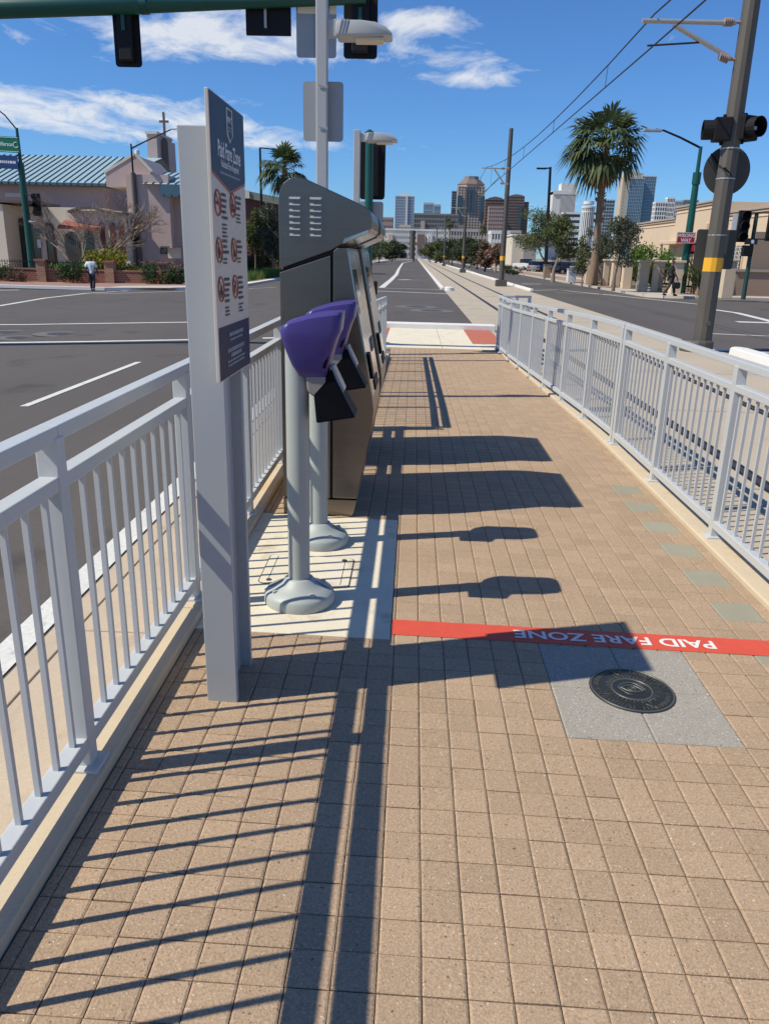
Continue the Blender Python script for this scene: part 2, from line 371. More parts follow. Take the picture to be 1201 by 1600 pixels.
# ---------------------------------------------------------------- platform edge, kerbs, gutter
m = MB()
for y0, y1 in ((-6, .35), (.36, 3.42), (3.43, 6.5), (6.51, 9.6), (9.61, 12.6), (12.61, 20.2)): m.box(-1.60, -1.02, y0, y1, -.34, -.272)
m.box(-1.73, -1.61, -6, 20.2, -.34, -.274)
struct(m.build('gutter', M['gutter'], bevel=.004, seg=1))
m = MB(); m.quad((-1.90, -6, -.2735), (-1.745, -6, -.2735), (-1.745, 20, -.2735), (-1.90, 20, -.2735)); struct(m.build('edge_line', M['paint']))
def kerbrun(name, x0, x1, ys, h, zx, mt, zb=-.33):
    m = MB()
    for a, b in zip(ys[:-1], ys[1:]):
        za, zb_ = pz(zx, a)+h, pz(zx, b)+h
        b2 = b-.004
        m.add([(x0,a,zb),(x1,a,zb),(x1,b2,zb),(x0,b2,zb),(x0,a,za),(x1,a,za),(x1,b2,zb_),(x0,b2,zb_)],
              [(0,3,2,1),(4,5,6,7),(0,1,5,4),(1,2,6,5),(2,3,7,6),(3,0,4,7)])
    return struct(m.build(name, mt, bevel=.008))
kerbrun('kerb', -1.02, -.866, [-6, -3, 0, 3.05, 6.1, 7.0], .036, -.87, M['kerb'])
kerbrun('kerb', 1.73, 1.96, [-6, -3, 0, 3.1, 6.2, 7.4, 9.3, 12.4, 14.5, 16.1], .028, 1.73, M['kerb'])
kerbrun('kerb', -.56, -.41, [7.0, 7.4, 10.5, 13.5, 14.5, 14.9], .03, -.45, M['kerb'])
m = MB()
m.add([(-1.02, 7, pz(-1, 7)-.002), (-.56, 7, pz(-.56, 7)-.002), (-.56, 14.5, -.24), (-1.02, 14.5, -.24), (-1.02, 20.3, -.24), (-.56, 20.3, -.24), (-1.02, 7, -.34), (-1.02, 20.3, -.34)],
      [(0, 1, 2, 3), (3, 2, 5, 4), (0, 3, 4, 7, 6)])
struct(m.build('platform_margin', M['concrete']))

# ---------------------------------------------------------------- paving, brick by brick
PX0, PY0, DX, DY = -.03048, 1.99048, .1, .101
def proj(p):
    v = Vector(p)-CAM; z = v.dot(_f)
    return (600.5+F*v.dot(_r)/z, 800-F*v.dot(_u)/z) if z > .05 else (-9e9, 0)
paving = MB()
for a, b in [(-6, 7.4)]+[(7.4+.71*i, 7.4+.71*(i+1)) for i in range(10)]+[(14.5, 15.95)]:
    for x0, x1 in ((-.866, -.41), (-.41, 1.73)):
        if x1 < 0 and a > 7: continue
        paving.add([(x0, a, pz(x0, a)-.006), (x1, a, pz(x1, a)-.006), (x1, b, pz(x1, b)-.006), (x0, b, pz(x0, b)-.006)], [(0, 1, 2, 3)])
paving = struct(paving.build('paving', M['sand']))
SLAB = (.5695, 1.1695, 2.2935, 2.9600)
CONC = (-.866, -.0455, 2.925, 4.475)
greens = [(1.4695, 1.6695, PY0+DY*r, PY0+DY*(r+2)) for r in (5, 9, 13, 17, 21, 25, 29, 33)]
def cut(rects, h):
    out = []
    for x0, x1, y0, y1 in rects:
        hx0, hx1, hy0, hy1 = h
        if x1 <= hx0+1e-4 or x0 >= hx1-1e-4 or y1 <= hy0+1e-4 or y0 >= hy1-1e-4: out.append((x0, x1, y0, y1)); continue
        if x0 < hx0: out.append((x0, hx0, y0, y1))
        if x1 > hx1: out.append((hx1, x1, y0, y1))
        a, b = max(x0, hx0), min(x1, hx1)
        if y0 < hy0: out.append((a, b, y0, hy0))
        if y1 > hy1: out.append((a, b, hy1, y1))
    return [r for r in out if r[1]-r[0] > .012 and r[3]-r[2] > .012]
def brickverts(x0, x1, y0, y1, zf, jz=0):
    gx, gy, cx_, cy_ = .0013, .0012, .0055, .0030
    x0 += gx; x1 -= gx; y0 += gy; y1 -= gy
    lo = [(x0,y0),(x1,y0),(x1,y1),(x0,y1)]; hi = [(x0+cx_,y0+cy_),(x1-cx_,y0+cy_),(x1-cx_,y1-cy_),(x0+cx_,y1-cy_)]
    vs = [(x, y, zf(x, y)-.03) for x, y in lo] + [(x, y, zf(x, y)-.0024+jz) for x, y in lo] + [(x, y, zf(x, y)+jz) for x, y in hi]
    fs = [(8,9,10,11)] + [(i, (i+1) % 4, 4+(i+1) % 4, 4+i) for i in range(4)] + [(4+i, 4+(i+1) % 4, 8+(i+1) % 4, 8+i) for i in range(4)]
    return vs, fs
full, rest = [], MB()
rng = random.Random(3)
for r in range(-78, 139):
    y0 = PY0+DY*r; y1 = y0+DY
    for k in range(-9, 18):
        x0 = PX0+DX*k; x1 = x0+DX
        rects = [(max(x0, -.862), min(x1, 1.728), y0, y1)]
        if y0 > 7.0: rects = [(max(x0, -.408), min(x1, 1.728), y0, y1)] if x1 > -.40 else []
        for h in [SLAB, CONC]+greens: rects = cut(rects, h)
        for q in rects:
            if q[1]-q[0] < .012: continue
            px, py = proj(((q[0]+q[1])/2, (q[2]+q[3])/2, 0))
            if abs(q[1]-q[0]-DX) < 1e-4 and abs(q[3]-q[2]-DY) < 1e-4 and -30 < px < 1230 and 0 < py < 1630: full.append((py, q))
            else: rest.add(*brickverts(*q, pz, rng.uniform(-.0006, .0006)))
full.sort(reverse=True)
bm_ = MB(); bm_.add(*brickverts(-DX/2, DX/2, -DY/2, DY/2, lambda x, y: 0)); brick = bm_.mesh('brick', M['paver'])
ang = math.atan(.022)
for i, (py, q) in enumerate(full):
    xc, yc = (q[0]+q[1])/2, (q[2]+q[3])/2
    if i < 300: inst('brick', brick, paving, (xc+rng.uniform(-.0006, .0006), yc+rng.uniform(-.0009, .0009), pz(xc, yc)+rng.uniform(-.0009, .0009)), (rng.uniform(-.006, .006), ang+rng.uniform(-.006, .006), rng.uniform(-.010, .010)))
    else: rest.add(*brickverts(*q, pz, rng.uniform(-.0006, .0006)))
tag(rest.build('brick', M['paver'], paving), kind='stuff')
ORG[paving.name] = Vector((0, 0, 0))
for q in greens:
    g = MB(); g.add(*brickverts(*q, pz)); g.build('tile', M['paver_green'], paving)
for i in range(2):
    for j in range(2):
        x0 = SLAB[0]+.3*i; y0 = SLAB[2]+.3333*j
        g = MB(); g.add(*brickverts(x0, x0+.3, y0, y0+.3333, pz)); g.build('slab', M['greyslab'], paving)

# concrete pad under the machines and validators
m = MB(); x0, x1, y0, y1 = CONC
for a, b in ((y0+.002, y1-.002),):
    m.add([(x0, a, pz(x0, a)), (x1-.003, a, pz(x1, a)), (x1-.003, b, pz(x1, b)), (x0, b, pz(x0, b)), (x0, a, -.05), (x1-.003, a, -.05), (x1-.003, b, -.05), (x0, b, -.05)],
          [(0, 1, 2, 3), (4, 5, 1, 0), (5, 6, 2, 1), (6, 7, 3, 2), (7, 4, 0, 3)])
struct(m.build('concrete_pad', M['concrete'], bevel=.004))
# pull-box lid in the pad
lid = thing('junction_box', (-.48, 3.62, .011), 'flat concrete utility box lid with rounded corners between the two validator bases', 'junction box')
def rrect(x0, x1, y0, y1, r, n=5):
    out = []
    for cx_, cy_, a0 in ((x1-r, y1-r, 0), (x0+r, y1-r, 90), (x0+r, y0+r, 180), (x1-r, y0+r, 270)):
        for i in range(n+1): t = R_(a0+90*i/n); out.append((cx_+r*math.cos(t), cy_+r*math.sin(t)))
    return out
def tilt_mesh(m, dz=0): m.v = [(x, y, z+pz(x, y)+dz) for x, y, z in m.v]; return m
def ring(outer, inner, z):
    m = MB(); n = len(outer); m.add([(x, y, z) for x, y in outer]+[(x, y, z) for x, y in inner], [(i, (i+1) % n, n+(i+1) % n, n+i) for i in range(n)]); return m
tilt_mesh(ring(rrect(-.70, -.26, 3.42, 3.80, .03), rrect(-.6955, -.2645, 3.4245, 3.7955, .027), .003)).build('gap', M['sand'], lid)
m = MB(); m.prism(rrect(-.695, -.265, 3.425, 3.795, .027), 'xy', 0, .0045); tilt_mesh(m).build('cover', M['concrete'], lid)
for bx, by in ((-.65, 3.46), (-.31, 3.76)):
    m = MB(); m.lathe([(.014, 0), (.013, .004)], bx, by, 10, .004); tilt_mesh(m).build('bolt', M['drksign'], lid)
for xx in (-.655, -.305):
    m = MB(); m.box(xx-.0016, xx+.0016, 3.445, 3.775, .0046, .0052); tilt_mesh(m).build('groove', M['sand'], lid)

# landing at the foot of the ramp
LZ = -.236
def LP(px, py): d = ray(px, py); return CAM + d*((LZ-CAM.z)/d.z)
yk = 20.3
m = MB()
for x0, x1, y0, y1 in ((-.56, .62, 15.955, 17.0), (.63, 1.96, 15.955, 17.0), (-.56, .62, 17.01, yk), (.63, 1.30, 17.01, yk)):
    m.box(x0, x1, y0, y1, -.34, LZ)
struct(m.build('landing', M['concrete'], bevel=.005, seg=1))
m = MB(); m.box(-1.02, 2.1, yk, yk+.45, -.34, LZ+.125); struct(m.build('kerb', M['whitekerb'], bevel=.02))
def domes(x0, x1, y0, y1, label):
    t = MB(); t.box(x0, x1, y0, y1, -.34, LZ+.004)
    o = struct(t.build('tactile_paving', M['domes'], org=(x0, y0, LZ)))
    d = MB(); n = 0
    for i in range(int((x1-x0)/.06)):
        for j in range(int((y1-y0)/.06)):
            cx_, cy_ = x0+.03+.06*i, y0+.03+.06*j
            b = len(d.v)
            for rr, hh in ((.012, .0035), (.008, .0085)):
                for a in range(6): d.v.append((cx_+rr*math.cos(a*math.pi/3), cy_+rr*math.sin(a*math.pi/3), LZ+hh))
            d.f += [(b+a, b+(a+1) % 6, b+6+(a+1) % 6, b+6+a) for a in range(6)] + [tuple(b+6+a for a in range(6))]
    tag(d.build('dome', M['domes'], o), kind='stuff')
domes(1.31, 1.96, 17.01, yk-.01, ''); domes(-1.0, -.57, 17.6, yk-.01, '')

# ---------------------------------------------------------------- red floor band with lettering
FONT = {}
def text(s, size, mt, parent, mtx, name='lettering', align='CENTER', bold=0.0, sx=1.0, ext=0.0):
    cu = bpy.data.curves.new('t', 'FONT'); cu.body = s; cu.size = size; cu.align_x = align; cu.align_y = 'CENTER'
    cu.offset = bold; cu.extrude = ext; cu.resolution_u = 3
    ob = bpy.data.objects.new('t', cu); COL.objects.link(ob)
    dg = bpy.context.evaluated_depsgraph_get(); dg.update()
    me = bpy.data.meshes.new_from_object(ob.evaluated_get(dg)); bpy.data.objects.remove(ob); bpy.data.curves.remove(cu)
    me.transform(Matrix.Diagonal((sx, 1, 1, 1))); me.transform(mtx)
    base = ORG[parent.name]; me.transform(Matrix.Translation(-base)); me.name = name
    me.materials.clear(); me.materials.append(mt)
    o = bpy.data.objects.new(name, me); COL.objects.link(o); o.parent = parent; ORG[o.name] = base; return o
def frame(origin, ax, ay):
    ax = Vector(ax).normalized(); ay = Vector(ay).normalized(); az = ax.cross(ay); q = Matrix.Identity(4)
    for i, v in enumerate((ax, ay, az)):
        for j in range(3): q[j][i] = v[j]
    q.translation = Vector(origin); return q
band = thing('floor_band', (.83, 3.04, -.018), 'red adhesive floor band lettered PAID FARE ZONE across the brick paving', 'floor band')
m = MB()
for i in range(18):
    x0 = -.044+i*(1.728+.044)/18; x1 = x0+(1.728+.044)/18
    m.quad(*[(x, y, pz(x, y)+.0018) for x, y in ((x0, 2.968), (x1, 2.968), (x1, 3.112), (x0, 3.112))])
m.build('tape', M['red'], band)
tx = text('PAID FARE ZONE', .098, M['tapewhite'], band, frame((.907, 3.042, pz(.907, 3.04)+.0034), (-1, 0, .022), (0, -1, 0)), bold=.0022, sx=1.02)
bb = [v.co.x for v in tx.data.vertices]; wd = max(bb)-min(bb); sc = .852/wd; cxm = (max(bb)+min(bb))/2
for v in tx.data.vertices: v.co.x = cxm+(v.co.x-cxm)*sc
# the lettering must follow the cross fall after scaling
for v in tx.data.vertices:
    p = v.co + ORG[band.name]; v.co.z = pz(p.x, p.y)+.0034 - ORG[band.name].z

# ---------------------------------------------------------------- bronze medallion
mc = (.873, 2.627); md = thing('medallion', (mc[0], mc[1], pz(*mc)), 'round dark bronze medallion with an eye, set in grey granite slabs', 'medallion')
def disc(name, prof, mt, n=48): q = MB(); q.lathe(prof, mc[0], mc[1], n, .0); tilt_mesh(q).build(name, mt, md, smooth=True)
disc('plate', [(.158, -.01), (.158, .0035), (.156, .005), (.0, .005)][:3], M['bronze'])
def annulus(r0, r1, z0, z1, n=64):
    q = MB(); b = 0
    for r, z in ((r0, z0), (r0+.0015, z1), (r1-.0015, z1), (r1, z0)):
        for j in range(n): t = 2*math.pi*j/n; q.v.append((mc[0]+r*math.cos(t), mc[1]+r*math.sin(t), z))
    for i in range(3):
        for j in range(n): k = (j+1) % n; q.f.append((i*n+j, i*n+k, (i+1)*n+k, (i+1)*n+j))
    return q
tilt_mesh(annulus(.148, .155, .005, .0075)).build('rim', M['bronzehi'], md)
tilt_mesh(annulus(.071, .079, .005, .0075)).build('inner_ring', M['bronzehi'], md)
q = MB()
for j in range(40):
    t = 2*math.pi*j/40; c, s = math.cos(t), math.sin(t); L = .100 if j % 2 else .092
    q.bar((mc[0]+.081*c, mc[1]+.081*s, .0058), (mc[0]+L*c, mc[1]+L*s, .0058), .0035, .003)
tilt_mesh(q).build('ray', M['bronzehi'], md)
q = MB(); rg = random.Random(5)
for j in range(64):                                   # worn raised border glyphs, too worn to read
    if j % 16 in (0, 15): continue
    t = 2*math.pi*j/64; c, s = math.cos(t), math.sin(t); r0, r1 = .122, .140
    a, b = rg.choice([(-.003, .003), (.003, -.003), (-.003, -.003), (0, 0)])
    q.bar((mc[0]+r0*c-a*s, mc[1]+r0*s+a*c, .0058), (mc[0]+r1*c-b*s, mc[1]+r1*s+b*c, .0058), .003, .003)
    if rg.random() < .6: rr = rg.choice((.124, .131, .138)); q.bar((mc[0]+rr*c+.004*s, mc[1]+rr*s-.004*c, .0058), (mc[0]+rr*c-.004*s, mc[1]+rr*s+.004*c, .0058), .003, .003)
tag(tilt_mesh(q).build('border_relief', M['bronzehi'], md), kind='stuff')
for t in (20, 110, 200, 290):
    q = MB(); c, s = math.cos(R_(t)), math.sin(R_(t)); q.tube([(mc[0]+.104*c-.012*s, mc[1]+.104*s+.012*c, .006), (mc[0]+.122*c, mc[1]+.122*s, .006), (mc[0]+.104*c+.012*s, mc[1]+.104*s-.012*c, .006)], .0018, 6)
    tilt_mesh(q).build('pointer', M['bronzehi'], md)
q = MB(); e1 = [(-.042+.084*i/14, .026*math.sin(math.pi*i/14)) for i in range(15)]
rot = R_(-12)
def er(x, y): return (mc[0]+x*math.cos(rot)-y*math.sin(rot), mc[1]+x*math.sin(rot)+y*math.cos(rot), .0065)
q.tube([er(x, y) for x, y in e1], .003, 6); q.tube([er(x, -y*.8) for x, y in e1], .003, 6)
q.tube([er(x*1.2, y*1.5+.006) for x, y in e1], .0026, 6); q.tube([er(x*1.1-.005, -y*1.5-.003) for x, y in e1[:9]], .002, 6)
q.tube([er(.013*math.cos(a*math.pi/8), .013*math.sin(a*math.pi/8)) for a in range(17)], .0025, 6)
tilt_mesh(q).build('eye', M['bronzehi'], md)
q = MB(); q.lathe([(.006, .005), (.005, .010), (.001, .0115)], mc[0], mc[1], 12); tilt_mesh(q).build('pupil', M['bronzehi'], md, smooth=True)

# ---------------------------------------------------------------- railings
BAL = {}
def balmesh(h):
    k = round(h, 3)
    if k not in BAL:
        q = MB(); q.box(-.0075, .0075, -.0075, .0075, 0, k); BAL[k] = q.mesh('baluster', M['railpaint'])
    return BAL[k]
def railing(posts, zf, side, label, group=None, gap_ends=(0, 0), plates=True, nb=11):
    """posts: (x, y) of post centres; side: +1 plate projects to +x"""
    p0 = posts[0]; t = thing('railing', (p0[0], p0[1], zf(*p0)), label, 'railing', group)
    Vv = [Vector((x, y, zf(x, y))) for x, y in posts]
    d0 = (Vv[1]-Vv[0]).normalized(); d1 = (Vv[-1]-Vv[-2]).normalized()
    line = [Vv[0]-d0*gap_ends[0]] + Vv[1:-1] + [Vv[-1]+d1*gap_ends[1]]
    def run(name, z, h, wd):
        q = MB()
        for a, b in zip(line[:-1], line[1:]): q.bar(a+Vector((0,0,z-h/2)), b+Vector((0,0,z-h/2)), wd, h)
        q.build(name, M['railpaint'], t, bevel=.004)
    run('top_rail', 1.028, .042, .052); run('middle_rail', .896, .040, .050); run('bottom_rail', .104, .046, .050)
    for v in Vv:
        q = MB(); q.box(v.x-.029, v.x+.029, v.y-.0265, v.y+.0265, v.z-.02, v.z+.998)
        o = q.build('post', M['railpaint'], t, bevel=.004)
        q = MB(); q.box(v.x-.055, v.x+.055, v.y-.052, v.y+.052, v.z-.006, v.z+.010); q.build('base_plate', M['railpaint'], o, bevel=.003)
    for p, d, L in ((Vv[0], -d0, gap_ends[0]), (Vv[-1], d1, gap_ends[1])):
        for i in range(int((L-.03)/.107)): inst('baluster', balmesh(.776), t, p+d*(.075+.107*i)+Vector((0, 0, .082)))
    for a, b in zip(Vv[:-1], Vv[1:]):
        for i in range(nb):
            p = a.lerp(b, (i+.62)/(nb+.24)); inst('baluster', balmesh(.776), t, p+Vector((0, 0, .082)))
    return t
zl = lambda x, y: pz(-.87, y)+.036
zr = lambda x, y: pz(1.73, y)+.028
railing([(-.932, y) for y in (-2.85, -1.65, -.45, .755, 1.955, 3.155, 4.355, 5.55, 6.75)], zl, 1, 'white painted steel railing running behind the sign, validators and ticket machines', gap_ends=(.1, .12))
zj = lambda x, y: pz(-.45, y)+.03
railing([(-.845, 6.90), (-.575, 6.90)], lambda x, y: pz(x, y)+.005, 1, 'short white steel railing return closing the jog beyond the ticket machines', gap_ends=(.05, .06), nb=2)
railing([(-.485, y) for y in (7.0, 8.2, 9.4, 10.6, 11.8, 13.0, 14.2)], zj, 1, 'white painted steel railing going down the ramp beyond the ticket machines', gap_ends=(.03, .03))
railing([(1.812, y) for y in (-1.65, -.44, .77, 1.98, 3.19, 4.40, 5.61, 6.78)], zr, -1, 'long level white steel railing between the brick paving and the tracks', gap_ends=(.1, .03))
rx = lambda y: 1.812-.012*max(0, y-7)
railing([(rx(y), y) for y in (6.87, 8.03, 9.24, 10.45)], zr, -1, 'white steel railing where the ramp starts down on the track side', gap_ends=(.03, .22))
railing([(rx(y), y) for y in (11.66, 12.87, 14.08, 15.29, 15.95)], zr, -1, 'white steel railing at the foot of the ramp beside the red tactile paving', gap_ends=(.95, .04))
railing([(1.72, 16.05), (2.05, 16.09), (2.3, 16.12)], lambda x, y: -.21, -1, 'short white railing return at the ramp end across the track side', gap_ends=(.03, .03), nb=3)

# ================================================================ PAID FARE ZONE SIGN
sg = thing('fare_zone_sign', (-.62, 2.53, .014), 'tall grey steel post sign reading Paid Fare Zone with prohibition symbols', 'sign')
zt = 1.853
q = MB(); q.box(-.676, -.570, 2.385, 2.412, .008, zt); q.build('front_flange', M['signgrey'], sg, bevel=.003)
q = MB(); q.box(-.635, -.612, 2.412, 2.645, .008, zt-.004); q.build('web', M['signgrey'], sg)
q = MB(); q.box(-.676, -.574, 2.645, 2.672, .008, zt-.002); q.build('rear_flange', M['signgrey'], sg, bevel=.003)
q = MB(); q.box(-.612, -.572, 2.45, 2.60, 1.25, 1.29); q.box(-.612, -.572, 2.45, 2.60, 1.75, 1.79); q.build('bracket', M['signgrey'], sg)
Y0, Y1, Z0, Z1, XF = 2.285, 2.725, 1.15, 1.930, -.558
q = MB(); q.box(-.569, XF, Y0, Y1, Z0, Z1); panel = q.build('panel', M['cream'], sg, bevel=.002)
def face(pts, mt, name, lift): q = MB(); q.quad(*[(XF+lift, y, z) for y, z in pts]); return q.build(name, mt, panel)
ym = (Y0+Y1)/2; e = .004
face([(Y0+e, Z1-e), (Y1-e, Z1-e), (Y1-e, 1.722), (ym, 1.682), (Y0+e, 1.722)], M['signred'], 'chevron_edge', .0008)
face([(Y0+e, Z1-e), (Y1-e, Z1-e), (Y1-e, 1.731), (ym, 1.691), (Y0+e, 1.731)], M['navy'], 'header_field', .0016)
face([(Y0+e, 1.308), (Y1-e, 1.308), (Y1-e, Z0+e), (Y0+e, Z0+e)], M['indigo'], 'footer_field', .0008)
def sf(y, z, lift=.0026): return frame((XF+lift, y, z), (0, 1, 0), (0, 0, 1))
text('Paid Fare Zone', .060, M['signwhite'], panel, sf(ym, 1.792), bold=.0012, sx=.80)
text('Validated Fare Required', .028, M['signwhite'], panel, sf(ym, 1.757), bold=.0004, sx=.86)
def bars(yc, z, n, wd, h, dz, mt, lift=.0024, left=False, seed=1):
    rg = random.Random(seed); q = MB()
    for i in range(n):
        L = wd*rg.uniform(.72, 1.0); a = yc if left else yc-L/2; x = a
        while x < a+L:                                # each line of tiny print as word-length dashes
            w_ = min(rg.uniform(.008, .02), a+L-x)
            q.quad((XF+lift, x, z-i*dz-h/2), (XF+lift, x+w_, z-i*dz-h/2), (XF+lift, x+w_, z-i*dz+h/2), (XF+lift, x, z-i*dz+h/2)); x += w_+.004
    return q.build('small_print', mt, panel)
bars(ym, 1.733, 1, .34, .006, .012, M['signfade'])
sh = [(-.034, .045), (.034, .045), (.034, -.022), (0, -.043), (-.034, -.022)]
q = MB(); ctr = (ym+.01, 1.868)
q.tube([(XF+.0024, ctr[0]+a, ctr[1]+b) for a, b in sh+sh[:1]], .0018, 5); q.build('shield', M['signwhite'], panel)
text('RESPECT', .021, M['signwhite'], panel, sf(ctr[0], ctr[1]+.016), bold=.0003, sx=.72)
bars(ctr[0], ctr[1]-.004, 2, .05, .004, .009, M['signfade'])
def pict(px, py, kind, seed, nl, nt):
    c = WX(px, py, XF); q = MB(); r = .034
    q.tube([(XF+.0022, c.y+r*math.cos(a*math.pi/14), c.z+r*math.sin(a*math.pi/14)) for a in range(29)], .0019, 5)
    q.bar((XF+.0036, c.y-r*.7, c.z+r*.7), (XF+.0036, c.y+r*.7, c.z-r*.7), .0015, .0028, (1, 0, 0))
    q.build('prohibition_ring', M['signred'], panel)
    q = MB(); L = XF+.0024
    def rc(y0, y1, z0, z1): q.quad((L, c.y+y0, c.z+z0), (L, c.y+y1, c.z+z0), (L, c.y+y1, c.z+z1), (L, c.y+y0, c.z+z1))
    if kind == 0: rc(-.022, .016, -.004, .004); rc(.018, .024, -.004, .004); rc(.018, .022, .006, .016)
    elif kind == 1: rc(-.004, .004, .006, .018); rc(-.014, .012, -.006, .004); rc(-.018, -.004, -.02, -.008); rc(.004, .018, -.02, -.008)
    elif kind == 2: rc(-.007, .007, -.022, .010); rc(-.004, .004, .013, .021); rc(-.014, -.007, -.006, .002)
    elif kind == 3: rc(-.005, .005, -.022, .012); rc(-.003, .003, .014, .021); rc(.005, .013, -.018, -.010)
    elif kind == 4: rc(-.018, -.004, -.018, -.002); rc(0, .014, -.018, .010); rc(-.014, .010, -.024, -.020)
    else: rc(-.014, -.002, -.020, .006); rc(.002, .012, .002, .018)
    q.build('symbol', M['ink'], panel)
    bars(c.y+.046, c.z+.026, nl, .075, .0085, .0155, M['ink'], left=True, seed=seed)
    bars(c.y+.046, c.z+.026-nl*.0155-.004, nt, .062, .0055, .0105, M['ink'], left=True, seed=seed+9)
for a in ((339.5, 317, 0, 1, 5, 4), (363, 321, 1, 2, 3, 3), (342, 391, 2, 3, 3, 2), (365, 391, 3, 4, 3, 2), (345, 452, 4, 5, 5, 3), (367, 448, 5, 6, 5, 3)): pict(*a)
bars(ym+.01, 1.278, 1, .26, .011, .02, M['signfade']); bars(ym+.01, 1.262, 1, .22, .006, .02, M['signfade'], seed=3)
bars(ym, 1.232, 1, .30, .012, .02, M['signfade'], seed=4); bars(ym, 1.215, 1, .17, .012, .02, M['signfade'], seed=5); bars(ym, 1.199, 2, .26, .006, .012, M['signfade'], seed=6)

# ================================================================ TICKET MACHINES
def machine(y0, label):
    y1 = y0+.82; t = thing('ticket_machine', (-.5, y0+.4, .008), label, 'ticket machine', 'ticket machines on the platform')
    q = MB()
    head = [(-.742, 1.435), (-.742, 1.795), (-.732, 1.842), (-.712, 1.876), (-.682, 1.897), (-.648, 1.905), (-.60, 1.899), (-.31, 1.781), (-.262, 1.757), (-.243, 1.735), (-.235, 1.695), (-.238, 1.655), (-.258, 1.632), (-.398, 1.572), (-.456, 1.538)]
    q.prism(head, 'xz', y0, y1); hood = q.build('hood', M['steel'], t, bevel=.004, seg=2)
    q = MB(); q.prism([(-.250, 1.652), (-.262, 1.628), (-.395, 1.570), (-.385, 1.600)], 'xz', y0-.006, y1+.006); q.build('hood_lip', M['steelbright'], hood, bevel=.003)
    q = MB()                                          # louvres pressed into the side
    for col in ((-.684, -.622), (-.572, -.508)):
        for i in range(7):
            z = 1.800-i*.0310; x0, x1 = col
            o_ = MB(); o_.add([(x0, y0-.001, z-.006), (x1, y0-.001, z-.006), (x1, y0-.001, z+.006), (x0, y0-.001, z+.006), (x0+.004, y0-.013, z-.006), (x1-.004, y0-.013, z-.006)],
                              [(0, 1, 5, 4), (4, 5, 2, 3), (0, 4, 3), (1, 2, 5), (0, 3, 2, 1)])
            o_.build('louvre', M['louvre'], hood)
    q = MB(); q.prism([(-.725, 1.30), (-.725, 1.46), (-.445, 1.555), (-.445, 1.2)], 'xz', y0+.02, y1-.02); q.prism([(-.47, .10), (-.47, 1.50), (-.42, 1.50), (-.42, .10)], 'xz', y0+.018, y1-.018)
    q.build('inner_frame', M['blackgap'], t)
    q = MB(); q.prism([(-.742, .0), (-.742, 1.418), (-.462, 1.513), (-.462, .113), (-.3, .113), (-.322, .0)], 'xz', y0, y1)
    q2 = MB(); q2.prism([(-.742, .118), (-.742, 1.416), (-.460, 1.512), (-.460, .118)], 'xz', y0, y1); cab = q2.build('cabinet', M['steel'], t, bevel=.005)
    q2 = MB(); q2.prism([(-.742, .0), (-.742, .112), (-.296, .112), (-.326, .0)], 'xz', y0, y1); q2.build('plinth', M['steel'], t, bevel=.004)
    door = [(-.446, .120), (-.446, 1.535), (-.425, 1.552), (-.372, 1.552), (-.215, .72), (-.208, .66), (-.212, .60), (-.298, .120)]
    q = MB(); q.prism(door, 'xz', y0, y1); dr = q.build('door', M['steel'], t, bevel=.005)
    def onface(z, lift): x = -.372+(1.552-z)*(.157/.832)+lift; return x
    for a, b, mt_, nm, l in ((1.535, .735, M['steelbright'], 'front_panel', .005),):
        q = MB()
        for s0, s1 in ((y0+.012, y0+.40), (y0+.415, y1-.012)):
            q2 = MB(); q2.prism([(onface(a, -.004), a), (onface(a, l), a), (onface(b, l), b), (onface(b, -.004), b)], 'xz', s0, s1); q2.build(nm, mt_, dr, bevel=.002)
    q = MB(); q.prism([(onface(1.44, 0), 1.44), (onface(1.44, .008), 1.44), (onface(1.20, .008), 1.20), (onface(1.20, 0), 1.20)], 'xz', y0+.07, y0+.36); q.build('screen', M['glass2'], dr, bevel=.002)
    q = MB(); q.prism([(onface(1.02, 0), 1.02), (onface(1.02, .010), 1.02), (onface(.94, .010), .94), (onface(.94, 0), .94)], 'xz', y0+.5, y0+.72); q.build('coin_panel', M['drksign'], dr, bevel=.002)
    q = MB(); q.prism([(onface(.98, .0), .98), (onface(.98, .024), .98), (onface(.84, .024), .84), (onface(.84, .0), .84)], 'xz', y0+.02, y0+.15); q.build('card_slot', M['black'], dr, bevel=.003)
    q = MB(); q.prism([(onface(.80, .0), .80), (onface(.80, .012), .80), (onface(.74, .012), .74), (onface(.74, .0), .74)], 'xz', y0+.25, y0+.6); q.build('ticket_tray', M['black'], dr, bevel=.003)
    return t
machine(4.492, 'tall brushed steel ticket machine with louvred sloping hood, next to the purple validators')
machine(5.70, 'brushed steel ticket machine half hidden behind the louvred one, further along the railing')

